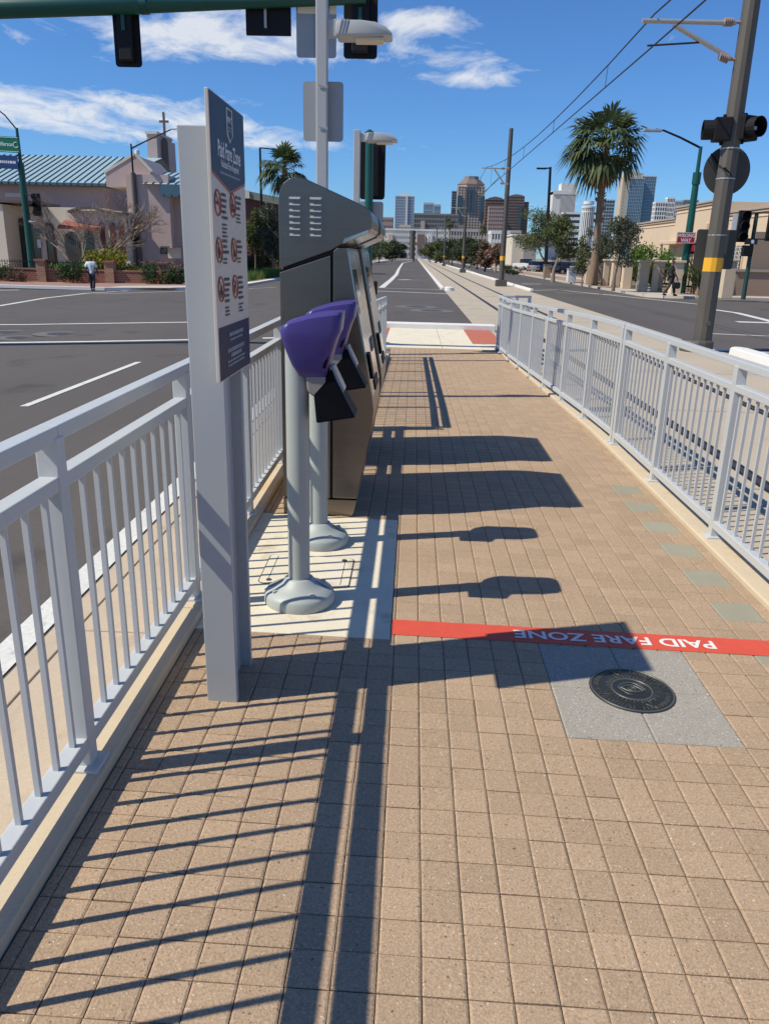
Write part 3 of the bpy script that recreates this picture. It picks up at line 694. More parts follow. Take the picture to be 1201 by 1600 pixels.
# ================================================================ VALIDATORS
def validator(yc, label):
    xc = -.474; zb = pz(xc, yc); t = thing('validator', (xc, yc, zb), label, 'ticket validator', 'purple headed ticket validators')
    q = MB(); q.lathe([(.158, 0), (.160, .012), (.158, .042), (.150, .054), (.115, .070), (.078, .092), (.062, .112), (.055, .116)], xc, yc, 40, zb); bs = q.build('base', M['validgrey'], t, smooth=True)
    for a in (35, 125, 215, 305):
        c, s = math.cos(R_(a)), math.sin(R_(a)); q = MB(); q.box(-.014, .014, -.010, .010, 0, .012)
        q.v = [(xc+.118*c+x*c-y*s, yc+.118*s+x*s+y*c, zb+.062+z) for x, y, z in q.v]; q.build('bolt_recess', M['blackgap'] if False else M['validgrey'], bs, bevel=.002)
    q = MB(); q.tube([(xc+.075, yc, zb+.098), (xc+.16, yc, zb+.046)], .0018, 5); q.tube([(xc-.075, yc, zb+.098), (xc-.16, yc, zb+.046)], .0018, 5); q.build('base_seam', M['drksign'], bs)
    q = MB(); q.tube([(xc, yc, zb+.10), (xc, yc, 1.16)], .0485, 28); q.build('post', M['validgrey'], t, smooth=True)
    # hood lofted through rounded sections: (x0, x1, z, half width)
    q = MB(); secs = [(-.428, -.352, 1.030, .050), (-.458, -.342, 1.042, .066), (-.487, -.332, 1.085, .082), (-.509, -.318, 1.140, .094), (-.527, -.300, 1.195, .102), (-.533, -.286, 1.224, .104)]
    n = 24
    def sec(x0, x1, z, hw, tilt=0):
        cx_, rx_ = (x0+x1)/2, (x1-x0)/2
        out = []
        for j in range(n):
            a = 2*math.pi*j/n; ca, sa = math.cos(a), math.sin(a); p = .30
            out.append((cx_+rx_*math.copysign(abs(ca)**p, ca), yc+hw*math.copysign(abs(sa)**p, sa), z))
        return out
    for s_ in secs: q.v += sec(*s_)
    # rounded top that rises to the front edge
    for f_, (x0, x1) in ((.86, (-.526, -.279)), (.55, (-.500, -.278)), (.0, (-.42, -.32))):
        base = sec(x0, x1, 0, .104*(.55+.45*f_) if f_ else .02)
        for (x, y, z) in base:
            u = clamp((x+.53)/.25, 0, 1); top = 1.252+.052*math.sin(u*math.pi/2)
            q.v.append((x, y, top-(.014 if f_ > .8 else .004 if f_ > .5 else 0)))
    k = len(secs)+3
    for i in range(k-1):
        for j in range(n): b = (j+1) % n; q.f.append((i*n+j, i*n+b, (i+1)*n+b, (i+1)*n+j))
    q.f.append(tuple(range(n))[::-1]); q.f.append(tuple((k-1)*n+j for j in range(n)))
    hd = q.build('hood', M['purple'], t, smooth=True)
    q = MB(); q.prism([(-.302, 1.285), (-.284, 1.288), (-.346, 1.075), (-.360, 1.08)], 'xz', yc-.085, yc+.085); q.build('front_bezel', M['black'], hd, bevel=.004)
    q = MB(); q.prism([(-.432, 1.045), (-.352, 1.055), (-.322, .985), (-.398, .955), (-.424, .978)], 'xz', yc-.062, yc+.062); q.build('reader_body', M['taupe'], t, bevel=.010)
    top = [(-.372, 1.085), (-.346, 1.098), (-.312, .988), (-.398, .962)]; q = MB()
    a = [(x, yc+s*.058, z) for s in (-1, 1) for x, z in [(-.365, 1.085), (-.338, 1.09), (-.318, .99), (-.400, .965)]]
    b = [(-.383, yc-.088, .852), (-.222, yc-.088, .880), (-.222, yc+.088, .880), (-.383, yc+.088, .852)]
    # flared black shroud: neck rectangle to wide mouth
    nk = [(-.398, yc-.060, .972), (-.328, yc-.060, 1.065), (-.328, yc+.060, 1.065), (-.398, yc+.060, .972)]
    q.add(nk+b, [(0, 1, 2, 3), (0, 4, 5, 1), (1, 5, 6, 2), (2, 6, 7, 3), (3, 7, 4, 0), (4, 7, 6, 5)]); q.build('shroud', M['black'], t, bevel=.006)
    q = MB(); q.add([(-.330, yc-.05, 1.085), (-.318, yc-.05, 1.085), (-.270, yc-.05, .985), (-.285, yc-.05, .965), (-.330, yc+.05, 1.085), (-.318, yc+.05, 1.085), (-.270, yc+.05, .985), (-.285, yc+.05, .965)],
                    [(0, 1, 2, 3), (7, 6, 5, 4), (0, 4, 5, 1), (1, 5, 6, 2), (2, 6, 7, 3), (3, 7, 4, 0)]); q.build('display', M['clear'], t, bevel=.006)
    return t
validator(3.262, 'purple hooded ticket validator on a grey post, beside the red band and paid fare sign')
validator(4.03, 'purple hooded ticket validator on a grey post, against the louvred ticket machine')

# ================================================================ LIGHT POLES, SIGNALS
def luminaire(parent, x, y, z, L, side=1, hw=.14, mt='ltgrey'):
    q = MB(); pr = [(0, 0), (0, .115), (.04, .135), (.30, .135), (.46, .118), (.58, .075), (.655, .015), (.66, -.02), (.02, -.035)]
    q.prism([(x+side*a*L/.66, z+b*L/.66) for a, b in pr], 'xz', y-hw, y+hw); h = q.build('lamp_housing', M[mt], parent, smooth=True, bevel=.02)
    for i in range(3):
        a = .05+i*.035; q = MB(); q.prism([(x+side*(a+.02)*L/.66, z+.138*L/.66), (x+side*(a+.032)*L/.66, z+.138*L/.66), (x+side*(a-.008)*L/.66, z-.01), (x+side*(a-.02)*L/.66, z-.01)], 'xz', y-hw-.005, y+hw+.005); q.build('rib', M['signgrey'], h)
    q = MB(); q.box(x+side*.22*L/.66, x+side*.56*L/.66, y-hw*.7, y+hw*.7, z-.062*L/.66, z-.026*L/.66); q.build('lens', M['cream'], h, bevel=.008)
    return h
YP = 8.9; b = W(503.5, 300, YP); zp = pz(-1, 8.9)
lp = thing('platform_light_pole', (b.x, YP, zp), 'square grey light pole with shoebox lamp and blank sign back rising behind the ticket machines', 'light pole')
q = MB(); q.box(b.x-.058, b.x+.058, YP-.058, YP+.058, zp, 4.5); q.build('pole', M['ltgrey'], lp, bevel=.012)
q = MB(); q.box(b.x-.12, b.x+.12, YP-.12, YP+.12, zp, zp+.03); q.build('base_plate', M['ltgrey'], lp, bevel=.004)
a = W(526, 44, YP); q = MB(); q.box(b.x+.05, a.x+.03, YP-.035, YP+.035, a.z-.085, a.z+.075); q.build('arm', M['ltgrey'], lp, bevel=.01)
e = W(613, 62, YP); luminaire(lp, a.x, YP, a.z-.07, e.x-a.x, 1)
c0 = W(473.5, 127, YP+.07); c1 = W(536, 222, YP+.07)
q = MB(); q.prism(rrect(c0.x, c1.x, c1.z, c0.z, .035), 'xz', YP+.062, YP+.066); q.build('sign_back', M['alu'], lp)
for zz_ in (c0.z-.07, c1.z+.11):
    q = MB(); q.box(b.x-.02, b.x+.062, YP-.066, YP+.062, zz_-.012, zz_+.012); q.bar((b.x-.03, YP-.064, zz_+.02), (b.x+.062, YP-.064, zz_-.02), .004, .01, (0, 1, 0)); q.build('sign_clamp', M['galv'], lp)

def signal(parent, c, w_, h_, sec=3, back=True, face=1, lens=None, mt=None, plate_dx=0):
    """signal head centred at c; face=+1: lenses look away from the camera (+y), -1 towards it"""
    x, y, z = c; hh = h_*(.86 if back else 1); wd = w_*(.5 if back else .85)
    q = MB(); q.box(x-wd/2, x+wd/2, y-.11*face, y+.09*face, z-hh/2, z+hh/2); s = q.build('signal_housing', M['blackmat'], parent, bevel=.02)
    if back:
        q = MB(); q.prism(rrect(x-w_/2+plate_dx, x+w_/2+plate_dx, z-h_/2, z+h_/2, .06), 'xz', y+.04*face, y+.048*face); q.build('backplate', M['blackmat'], s)
    for i in range(sec):
        zc = z+hh*(.5-(i+.5)/sec); r = min(wd*.44, hh/sec*.44); q = MB(); n = 14
        vs = []
        for yy, rr in ((y+.09*face, r), (y+.30*face, r*1.02)):
            for j in range(n): a_ = math.pi*(-.20+1.40*j/(n-1)); vs.append((x+rr*math.cos(a_), yy, zc+rr*math.sin(a_)))
        q.add(vs, [(j, j+1, n+j+1, n+j) for j in range(n-1)]); v = q.build('visor', M['blackmat'], s)
        md_ = v.modifiers.new('thick', 'SOLIDIFY'); md_.thickness = .008
        q = MB(); q.tube([(x, y+.088*face, zc), (x, y+.10*face, zc)], r*.92, 16); q.build('lens', lens if lens and i == 0 else M['black'], s)
    return s
# mast arm over the landing
YM = 15.0
ms = thing('traffic_signal', (-15, YM, gz(-15)), 'green traffic signal mast arm reaching over the ramp with black signals seen from behind', 'traffic signal')
p0 = W(-10, 13.5, YM); p1 = W(560, -2, YM); pl = Vector((-9.6, YM, p0.z-.06))
q = MB(); q.tube([(-15, YM, gz(-15)), (-15, YM, 2.5), (-15, YM, p0.z+1.0)], [.2, .185, .16], 16); q.build('pole', M['green'], ms, smooth=True)
q = MB(); d_ = (p1-p0)/(p1.x-p0.x)
q.tube([p0+d_*(x-p0.x) for x in (-15, -7.5, -4.7, -4.68, -3, -.95)], [.19, .155, .142, .132, .108, .084], 18); q.build('mast_arm', M['green'], ms, smooth=True)
q = MB(); ctr = p0+d_*(-4.68-p0.x); q.tube([ctr-d_*.06, ctr+d_*.06], .150, 18); q.build('coupling', M['green'], ms, smooth=True)
for (x0, y0, x1, y1, sec) in ((168, -8, 218, 102, 3), (536, -22, 588, 89, 3)):
    a = W(x0, y0, YM); b_ = W(x1, y1, YM); c = ((a.x+b_.x)/2, YM+.12, (a.z+b_.z)/2)
    signal(ms, c, b_.x-a.x, a.z-b_.z, sec)
    q = MB(); q.box(c[0]-.03, c[0]+.03, YM-.02, YM+.06, c[2], p0.z+.1); q.build('signal_bracket', M['green'], ms)
a = W(380, -40, YM); b_ = W(453, 53, YM); q = MB(); q.box(a.x, b_.x, YM+.10, YM+.17, b_.z, a.z); cb = q.build('blank_out_sign', M['blackmat'], ms, bevel=.01)
q = MB(); xm = (a.x+b_.x)/2-.04; q.box(xm-.02, xm+.02, YM+.05, YM+.1, b_.z+.1, b_.z+.62); q.build('sign_bracket', M['galv'], cb)
a = W(460, -60, YM); b_ = W(524, 88, YM); q = MB(); q.prism(rrect(a.x, b_.x, b_.z, a.z, .05), 'xz', YM+.14, YM+.145); sb = q.build('sign_back', M['alu'], ms)
q = MB(); xm = (a.x+b_.x)/2+.02; q.box(xm-.02, xm+.02, YM+.08, YM+.135, b_.z+.03, b_.z+1.2); q.build('sign_bracket', M['blackmat'], sb)

# green signal post with push button beyond the machines, and the second platform lamp
YG = 14.6; g0 = W(575.5, 212, YG); gb = Vector((g0.x+.03, YG, -.24))
gp = thing('signal_post', gb, 'short green signal post with black signal back, sign and push button at the ramp foot', 'signal post')
q = MB(); q.tube([gb, (gb.x, YG, 1.5), (gb.x-.01, YG, g0.z)], [.078, .072, .068], 16); q.build('post', M['green'], gp, smooth=True)
q = MB(); q.lathe([(.03, 0), (.085, .02), (.085, .05), (.03, .09), (.005, .1)], g0.x+.02, YG, 16, g0.z); q.build('finial', M['green'], gp, smooth=True)
a = W(562, 219, YG+.25); b_ = W(600.5, 312, YG+.25); signal(gp, ((a.x+b_.x)/2, YG+.25, (a.z+b_.z)/2), b_.x-a.x, a.z-b_.z, 3)
a = W(579, 315, YG+.1); b_ = W(598, 352, YG+.1); q = MB(); q.prism(rrect(a.x-.2, b_.x, b_.z, a.z, .04), 'xz', YG+.085, YG+.09); q.build('sign_back', M['alu'], gp)
a = W(582, 450, YG); q = MB(); q.box(gb.x+.07, gb.x+.17, YG-.06, YG+.06, a.z-.12, a.z+.12); q.build('push_button', M['blackmat'], gp, bevel=.015)
YL = 13.4; a = W(553, 203, YL); b_ = W(562, 300, YL); zp = -.24
l2 = thing('platform_light_pole', ((a.x+b_.x)/2, YL, zp), 'square grey light pole with shoebox lamp standing beside the green signal post', 'light pole')
xm = (a.x+b_.x)/2; q = MB(); q.box(xm-.052, xm+.052, YL-.052, YL+.052, zp, a.z); q.build('pole', M['ltgrey'], l2, bevel=.01)
c = W(572, 214, YL); e = W(621, 221, YL); q = MB(); q.box(xm+.05, c.x+.03, YL-.03, YL+.03, c.z-.07, c.z+.05); q.build('arm', M['ltgrey'], l2, bevel=.008)
luminaire(l2, c.x, YL, c.z-.05, e.x-c.x, 1)
q = MB(); q.box(xm-.11, xm+.11, YL-.11, YL+.11, zp, zp+.03); q.build('base_plate', M['ltgrey'], l2)

# ================================================================ OVERHEAD LINE POLES
def ocs_pole(x, y, h, label, big=False):
    t = thing('catenary_pole', (x, y, -.276), label, 'catenary pole', 'brown steel poles carrying the tramway wires')
    rb = .20 if big else .19
    q = MB(); q.tube([(x, y, -.276), (x, y, 4.0), (x, y, h)], [rb, rb*.86, rb*.68], 12 if big else 10); q.build('pole', M['weather'], t)
    q = MB(); q.box(x-.36, x+.36, y-.34, y+.34, -.276, .14) if not big else q.lathe([(.34, 0), (.34, .20), (.30, .24)], x-.1, y, 14, -.276); q.build('footing', M['weather'], t, bevel=.02)
    q = MB(); q.tube([(x, y, 1.35), (x, y, 1.62)], [rb*.965, rb*.955], 12 if big else 10); q.build('yellow_band', M['yellow'], t)
    return t
CX, CZ, MZ = 3.75, 5.55, 6.5
def cantilever(t, x, y, z1, z0, xe, zin, rp):
    q = MB(); q.tube([(x-rp-.1, y, z1-.01), (xe, y, z1)], .042, 10); q.build('top_arm', M['galv'], t, smooth=True)
    q = MB(); q.tube([(x-rp-.1, y, z0+.02), (zin, y, z1-.06)], .045, 10); q.build('strut', M['galv'], t, smooth=True)
    q = MB(); xa = (x+zin)/2-.1; za = z0+.02+(z1-.08-z0)*((x-rp-.1)-xa)/((x-rp-.1)-zin)
    q.tube([(xa, y, za), (CX-.05, y, CZ+.06)], .018, 8); q.build('steady_arm', M['wire'], t)
    for zz_, dx in ((z1, 0), (z0, 0)):
        q = MB(); q.tube([(x, y, zz_-.05), (x, y, zz_-.02)], rp+.012, 14); q.tube([(x, y, zz_+.02), (x, y, zz_+.05)], rp+.012, 14); q.build('clamp', M['galv'], t)
        q = MB()
        for i in range(5): q.tube([(x-rp-.16-i*.035, y, zz_+(i*.012 if zz_ == z0 else 0)), (x-rp-.18-i*.035, y, zz_+(i*.012 if zz_ == z0 else 0))], .075, 12)
        q.tube([(x-rp, y, zz_), (x-rp-.14, y, zz_)], .03, 8); q.build('insulator', M['porcelain'], t)
pb = G(1093, 549); PXo, PYo = pb.x, pb.y
op = ocs_pole(PXo, PYo, 9.6, 'tall brown catenary pole with yellow band, round sign back and signals beside the railing', True)
tip = W(1003, 33, PYo); ta = W(1163, 35, PYo); sb0 = W(1152, 93, PYo); st = W(1052, 38, PYo)
CX = W(1014, 77, PYo).x; CZ = W(1014, 77, PYo).z; MZ = W(1026, 22, PYo).z
cantilever(op, PXo, PYo, ta.z, sb0.z, tip.x, st.x, .14)
yb = PYo+.30
c0 = W(1098, 268, yb); c1 = W(1171, 268, yb); r = (c1.x-c0.x)/2; cc = W(1134.5, 267, yb)
q = MB(); q.tube([(cc.x, yb, cc.z), (cc.x, yb+.006, cc.z)], r, 40); q.build('round_sign_back', M['drksign'], op)
a = W(1089, 358, yb); b_ = W(1142.5, 421, yb); q = MB(); q.prism(rrect(a.x, b_.x, b_.z, a.z, .05), 'xz', yb, yb+.006); q.build('sign_back', M['drksign'], op)
for zz_ in (cc.z+.37, cc.z-.18, a.z-.12, b_.z+.15): q = MB(); q.tube([(PXo, PYo, zz_-.012), (PXo, PYo, zz_+.012)], .185, 14); q.bar((PXo, PYo+.15, zz_), (PXo, yb, zz_), .05, .03); q.build('strap', M['galv'], op)
def lamp_head(cpx, cpy, w_, h_, yaw):
    c = W(cpx, cpy, PYo); q = MB(); q.box(-w_/2, w_/2, -.16, .16, -h_/2, h_/2); Rm = Matrix.Rotation(yaw, 3, 'Z')
    q.v = [tuple(Rm @ Vector(v) + c) for v in q.v]; s = q.build('signal_housing', M['blackmat'], op, bevel=.02)
    q = MB(); n = 16; vs = []
    for yy in (-.15, -.36):
        for j in range(n+1): a_ = 2*math.pi*j/n; vs.append(tuple(Rm @ Vector((h_*.43*math.cos(a_), yy, h_*.43*math.sin(a_))) + c))
    q.add(vs, [(j, j+1, n+2+j, n+1+j) for j in range(n)]); v = q.build('visor', M['blackmat'], s); v.modifiers.new('t', 'SOLIDIFY').thickness = .01
    q = MB(); q.tube([Rm @ Vector((0, -.15, 0)) + c, Rm @ Vector((0, -.17, 0)) + c], h_*.42, 18); q.build('lens', M['black'], s)
    return s, c, Rm
s1, c1_, _ = lamp_head(1127, 203, .36, .42, R_(-100)); s2, c2_, Rm2 = lamp_head(1163, 201, .42, .44, R_(28))
q = MB(); q.add([tuple(Rm2 @ Vector((x, -.172, z)) + c2_) for x, z in ((-.09, -.035), (.13, -.035), (.13, .03), (-.09, .03))], [(0, 1, 2, 3)]); q.build('label', M['signwhite'], s2)
for s_, c_ in ((s1, c1_), (s2, c2_)):
    for dz in (.25, -.25): q = MB(); q.tube([(c_.x, c_.y, c_.z+dz*.8), (c_.x, c_.y, c_.z+dz), (PXo, PYo, c_.z+dz)], .03, 8); q.build('bracket', M['blackmat'], op)
q = MB(); pa = W(1110, 240, yb-.02); pbv = W(1127, 266, PYo-.1); q.tube([pa, W(1120, 255, yb-.03), W(1126, 266, PYo), W(1131, 262, PYo-.17), W(1139, 270, PYo-.17), W(1144, 279, PYo-.15)], .013, 6); q.build('cable', M['black'], op)
q = MB(); hb = W(1105.5, 505, PYo-.19); q.tube([hb, hb+Vector((0, -.03, 0))], .055, 14); q.build('hand_hole', M['weather'], op)
spec = [((785, 447.5), 9.2, 275), ((717.5, 426), 9.0, None), ((689, 415.5), 9.0, None), ((674, 411), 9.0, None), ((664, 407), 9.0, None)]
POLES = [(PXo, PYo)]
labs = ['brown catenary pole with yellow band at the corner of the white track kerb', 'dark catenary pole beside the far tracks, second beyond the junction', 'slim dark catenary pole beside the far tracks, third beyond the junction', 'slim dark catenary pole beside the far tracks, fourth beyond the junction', 'slim dark catenary pole beside the far tracks, fifth beyond the junction']
for (pp, h, _), lb in zip(spec, labs):
    p = G(*pp); x, y = 5.75, p.y; POLES.append((x, y)); t = ocs_pole(x, y, h, lb); cantilever(t, x, y, 6.9, 6.0, CX-.3, CX+.5, .14)
p = G(643, 408); q = thing('catenary_pole', (p.x, p.y, -.28), 'thick dark pole standing alone in the far median planter', 'pole')
mb = MB(); mb.tube([(p.x, p.y, -.28), (p.x, p.y, 9.5)], .9, 8); mb.build('shaft', M['weather'], q)
mb = MB(); mb.box(p.x-5, p.x+.4, p.y-16, p.y+10, -.28, .3); mb.build('planter', M['trackslab'], q)
# wires: contact wire, messenger wire and droppers
ys = [-40.0]+[y for _, y in POLES]
zc = [CZ]+[CZ]+[5.55]*5; zm = [MZ]+[MZ]+[6.95]*5
wr = thing('overhead_wires', (CX, PYo, CZ), 'pair of overhead tramway wires with droppers running above the tracks', 'wires')
q1, q2, q3 = MB(), MB(), MB(); pc, pm = [], []
for i in range(len(ys)-1):
    n = 10
    for k in range(n):
        f_ = k/n; y = ys[i]+(ys[i+1]-ys[i])*f_; a = zc[i]+(zc[i+1]-zc[i])*f_; b_ = zm[i]+(zm[i+1]-zm[i])*f_-.55*4*f_*(1-f_)
        pc.append((CX, y, a)); pm.append((CX+.02, y, b_))
        if k % 2 and i < 3: q3 = MB(); q3.tube([(CX, y, a), (CX+.02, y, b_)], .007, 4); q3.build('dropper', M['wire'], wr)
pc.append((CX, ys[-1], zc[-1])); pm.append((CX, ys[-1], zm[-1]))
q1.tube(pc, .015, 6); q1.build('contact_wire', M['wire'], wr); q2.tube(pm, .015, 6); q2.build('messenger_wire', M['wire'], wr)

# ================================================================ PLANTS
def leafmesh(name, clumps, n, size, mt, parent, seed=1, flat=.0, hang=0.0, aspect=.5, hollow=.35):
    rg = np.random.default_rng(seed); wts = np.array([c[1][0]*c[1][1]*c[1][2] for c in clumps])**.75; wts /= wts.sum()
    idx = rg.choice(len(clumps), n, p=wts); C_ = np.array([tuple(c[0]) for c in clumps])[idx]; Rr = np.array([c[1] for c in clumps])[idx]
    d = rg.normal(size=(n, 3)); d /= np.linalg.norm(d, axis=1)[:, None]; rad = (hollow+(1-hollow)*rg.random(n))**.6
    rad *= 1+.18*rg.normal(size=n)
    P = C_+d*Rr*rad[:, None]
    a = rg.normal(size=(n, 3)); a[:, 2] = a[:, 2]*(1-flat)-hang; a /= np.linalg.norm(a, axis=1)[:, None]
    b = np.cross(a, rg.normal(size=(n, 3))); b /= np.linalg.norm(b, axis=1)[:, None]
    s = size*(.6+.8*rg.random(n))[:, None]
    V = np.stack([P-a*s*.5, P+b*s*aspect*.5, P+a*s*.5, P-b*s*aspect*.5], 1).reshape(-1, 3) - np.array(tuple(ORG[parent.name]))
    me = bpy.data.meshes.new(name); me.vertices.add(4*n); me.vertices.foreach_set('co', V.ravel().astype(np.float32))
    me.loops.add(4*n); me.loops.foreach_set('vertex_index', np.arange(4*n, dtype=np.int32))
    me.polygons.add(n); me.polygons.foreach_set('loop_start', np.arange(0, 4*n, 4, dtype=np.int32)); me.polygons.foreach_set('loop_total', np.full(n, 4, dtype=np.int32))
    me.update(calc_edges=True); me.materials.append(mt)
    o = bpy.data.objects.new(name, me); COL.objects.link(o); o.parent = parent; ORG[o.name] = ORG[parent.name]; return o
def branches(m, p, d, L, r, depth, rg, spread=.6, up=.15, kids=3, n=6):
    q = p + d*L*.5 + Vector((rg.uniform(-1, 1), rg.uniform(-1, 1), rg.uniform(-.5, 1)))*L*.07; e = p + d*L
    m.tube([p, q, e], [r, r*.85, r*.68], n)
    if depth == 0: return
    for i in range(kids):
        nd = (d + Vector((rg.gauss(0, spread), rg.gauss(0, spread), rg.gauss(0, spread*.6)+up))).normalized()
        st = p.lerp(e, rg.uniform(.55, 1)) if i else e
        branches(m, st, nd, L*rg.uniform(.58, .82), r*.62, depth-1, rg, spread, up, kids, max(3, n-1))
def tree(name, label, base, trunk, clumps, n, size, leaf, group=None, bark='trunk', r0=.12, seed=1, hang=0, limbs=True, cat='tree', aspect=.5):
    base = Vector(base); t = thing(name, base, label, cat, group); rg = random.Random(seed); m = MB()
    pts = [base]+[base+Vector(p) for p in trunk]; k = len(pts)
    m.tube(pts, [r0*(1.25 if i == 0 else 1-.55*i/(k-1)) for i in range(k)], 9)
    cl = [((base+Vector(c)), r) for c, r in clumps]
    if limbs:
        for c, r in cl:
            a = pts[-1] if rg.random() < .6 else pts[-2].lerp(pts[-1], .5); mid = a.lerp(c, .5)+Vector((rg.uniform(-.2, .2), rg.uniform(-.2, .2), rg.uniform(.0, .3)))
            m.tube([a, mid, c], [r0*.42, r0*.28, r0*.12], 6)
            for _ in range(3):
                e = c+Vector((rg.uniform(-.8, .8)*r[0], rg.uniform(-.8, .8)*r[1], rg.uniform(-.5, .8)*r[2])); m.tube([mid.lerp(c, .5), e], [r0*.16, r0*.06], 4)
    m.build('trunk', M[bark], t, smooth=True); leafmesh('crown', cl, n, size, M[leaf], t, seed, hang=hang, aspect=aspect)
    return t
def ball(w_, d_, h_, k, seed, z0, rr=(.28, .42)):
    """k overlapping clumps filling a crown w x d x h whose bottom is at z0"""
    rg = random.Random(seed); out = []
    for i in range(k):
        a = rg.random()*6.283; q = math.sqrt(rg.random())*.75; zz_ = rg.random()
        f_ = math.sin(math.pi*(.18+.72*zz_))
        out.append(((math.cos(a)*q*w_/2*f_, math.sin(a)*q*d_/2*f_, z0+h_*(.12+.76*zz_)), (w_*rg.uniform(*rr)*.62, d_*rg.uniform(*rr)*.62, h_*rg.uniform(*rr)*.5)))
    return out
def shrub(name, label, base, w_, d_, h_, n, size, leaf, seed=1, group=None, cat='shrub'):
    base = Vector(base); t = thing(name, base, label, cat, group); cl = [((base+Vector(c)), r) for c, r in ball(w_, d_, h_, 9, seed, -.03*h_, (.34, .5))]
    m = MB(); rg = random.Random(seed)
    for c, r in cl: m.tube([base, base.lerp(c, .6)+Vector((rg.uniform(-.1, .1), 0, 0)), c], [.03, .02, .008], 5)
    m.build('stem', M['trunk'], t); leafmesh('foliage', cl, n, size, M[leaf], t, seed, hollow=.2); return t
def hedge(label, x0, x1, y0, y1, z0, z1, n, size, leaf='leaf_hedge', seed=2, group=None):
    c = ((x0+x1)/2, (y0+y1)/2, z0); t = thing('hedge', c, label, 'hedge', group); cl = []; rg = random.Random(seed); k = max(3, int((x1-x0)/.5))
    for i in range(k): cl.append(((x0+(x1-x0)*(i+.5)/k, rg.uniform(y0+.2, y1-.2), (z0+z1)/2+rg.uniform(-.1, .1)), ((x1-x0)/k*.9, (y1-y0)/2, (z1-z0)*.52)))
    m = MB()
    for c_, r in cl: m.tube([(c_[0], c_[1], z0), c_], [.03, .015], 5)
    m.build('stem', M['trunk'], t); leafmesh('foliage', cl, n, size, M[leaf], t, seed, hollow=.3); return t
def palm(label, base, h, rc, seed, nf=46, group=None, r0=.33, lean=(0, 0)):
    base = Vector(base); t = thing('palm_tree', base, label, 'palm tree', group); rg = random.Random(seed); top = base+Vector((lean[0], lean[1], h)); m = MB(); pts, rs = [], []
    for i in range(26):
        f_ = i/25; p = base.lerp(top, f_); pts.append(p); rs.append(r0*(1.35-.35*min(1, f_*6) if f_ < .17 else 1.0-.25*f_)*(1+.05*rg.uniform(-1, 1)))
    m.tube(pts, rs, 12); tr = m.build('trunk', M['palmbark'], t, smooth=True)
    m = MB()
    for i in range(150):                              # boots: stubs of old leaf bases on the upper trunk
        f_ = rg.uniform(.45, .98); a = rg.random()*6.283; p = base.lerp(top, f_); o_ = Vector((math.cos(a), math.sin(a), 0)); rr = r0*(1-.25*f_)
        m.tube([p+o_*rr*.9, p+o_*(rr+.14)+Vector((0, 0, .12))], [.05, .02], 4)
    tag(m.build('boot', M['palmbark'], tr), kind='stuff')
    def frond(m, a, el, L, fan, droop):
        o_ = Vector((math.cos(a)*math.cos(el), math.sin(a)*math.cos(el), math.sin(el))); hub = top+o_*L*.52+Vector((0, 0, -droop*L*.10)); m.tube([top, top.lerp(hub, .5)+Vector((0, 0, .06*L)), hub], [.035, .025, .018], 4)
        d = (hub-top).normalized(); s = d.cross(Vector((0, 0, 1))); s = s.normalized() if s.length > .05 else Vector((1, 0, 0)); u = s.cross(d)
        nl = 17
        for j in range(nl):
            th = (j/(nl-1)-.5)*R_(215); ll = fan*(1-.35*abs(j/(nl-1)-.5)*2)*rg.uniform(.85, 1.1); dd = d*math.cos(th)+s*math.sin(th)+u*rg.uniform(-.12, .12); w_ = s*math.cos(th)-d*math.sin(th)
            mid = hub+dd*ll*.6; tip = hub+dd*ll+Vector((0, 0, -droop*ll*.42)); wv = w_*ll*.07
            m.add([hub, mid+wv, tip, mid-wv], [(0, 1, 2, 3)])
    m = MB()
    for i in range(nf):
        f_ = i/nf; el = math.asin(clamp(.99-1.72*f_+rg.uniform(-.12, .12), -.82, .995)); frond(m, rg.random()*6.283, el, rc*rg.uniform(.82, 1.05)*(.8+.2*math.cos(el)), rc*.50*rg.uniform(.85, 1.1), .45+.9*f_)
    m.build('crown', M['leaf_palm'], t)
    m = MB()
    for i in range(20): frond(m, rg.random()*6.283, R_(rg.uniform(-86, -62)), rc*rg.uniform(.55, .95), rc*.34, .8)
    m.build('dead_skirt', M['leaf_dead'], t)
    return t

# ================================================================ LEFT CORNER
def brickmat(name, c1, c2, mort, scale, rough=.85):
    mt = bpy.data.materials.new(name); mt.use_nodes = True; t = mt.node_tree; n = t.nodes; l = t.links.new; b = n['Principled BSDF']; b.inputs['Roughness'].default_value = rough
    g = n.new('ShaderNodeNewGeometry'); s = n.new('ShaderNodeSeparateXYZ'); l(g.outputs['Position'], s.inputs[0]); ad = n.new('ShaderNodeMath'); ad.operation = 'ADD'; l(s.outputs[0], ad.inputs[0]); l(s.outputs[1], ad.inputs[1])
    cb = n.new('ShaderNodeCombineXYZ'); l(ad.outputs[0], cb.inputs[0]); l(s.outputs[2], cb.inputs[1]); br = n.new('ShaderNodeTexBrick'); l(cb.outputs[0], br.inputs[0]); br.inputs['Scale'].default_value = scale
    for k, c in zip(('Color1', 'Color2', 'Mortar'), (c1, c2, mort)): br.inputs[k].default_value = (*c, 1)
    l(br.outputs[0], b.inputs['Base Color']); MATS[name] = mt; return mt
M['brickwall'] = brickmat('red_brick', (.26, .085, .055), (.20, .06, .045), (.30, .22, .17), 2.0)
M['brickpil'] = brickmat('pillar_brick', (.36, .19, .11), (.28, .13, .08), (.36, .29, .22), 2.0)
M['pink'] = mat('pink_stucco', (.52, .395, .355), .9, var=.1, vscale=.8, bump=.5, bscale=14, fine=.08, fscale=10)
M['creamwall'] = mat('cream_stucco', (.68, .62, .50), .9, var=.1, vscale=.9, bump=.5, bscale=12, fine=.08, fscale=8)
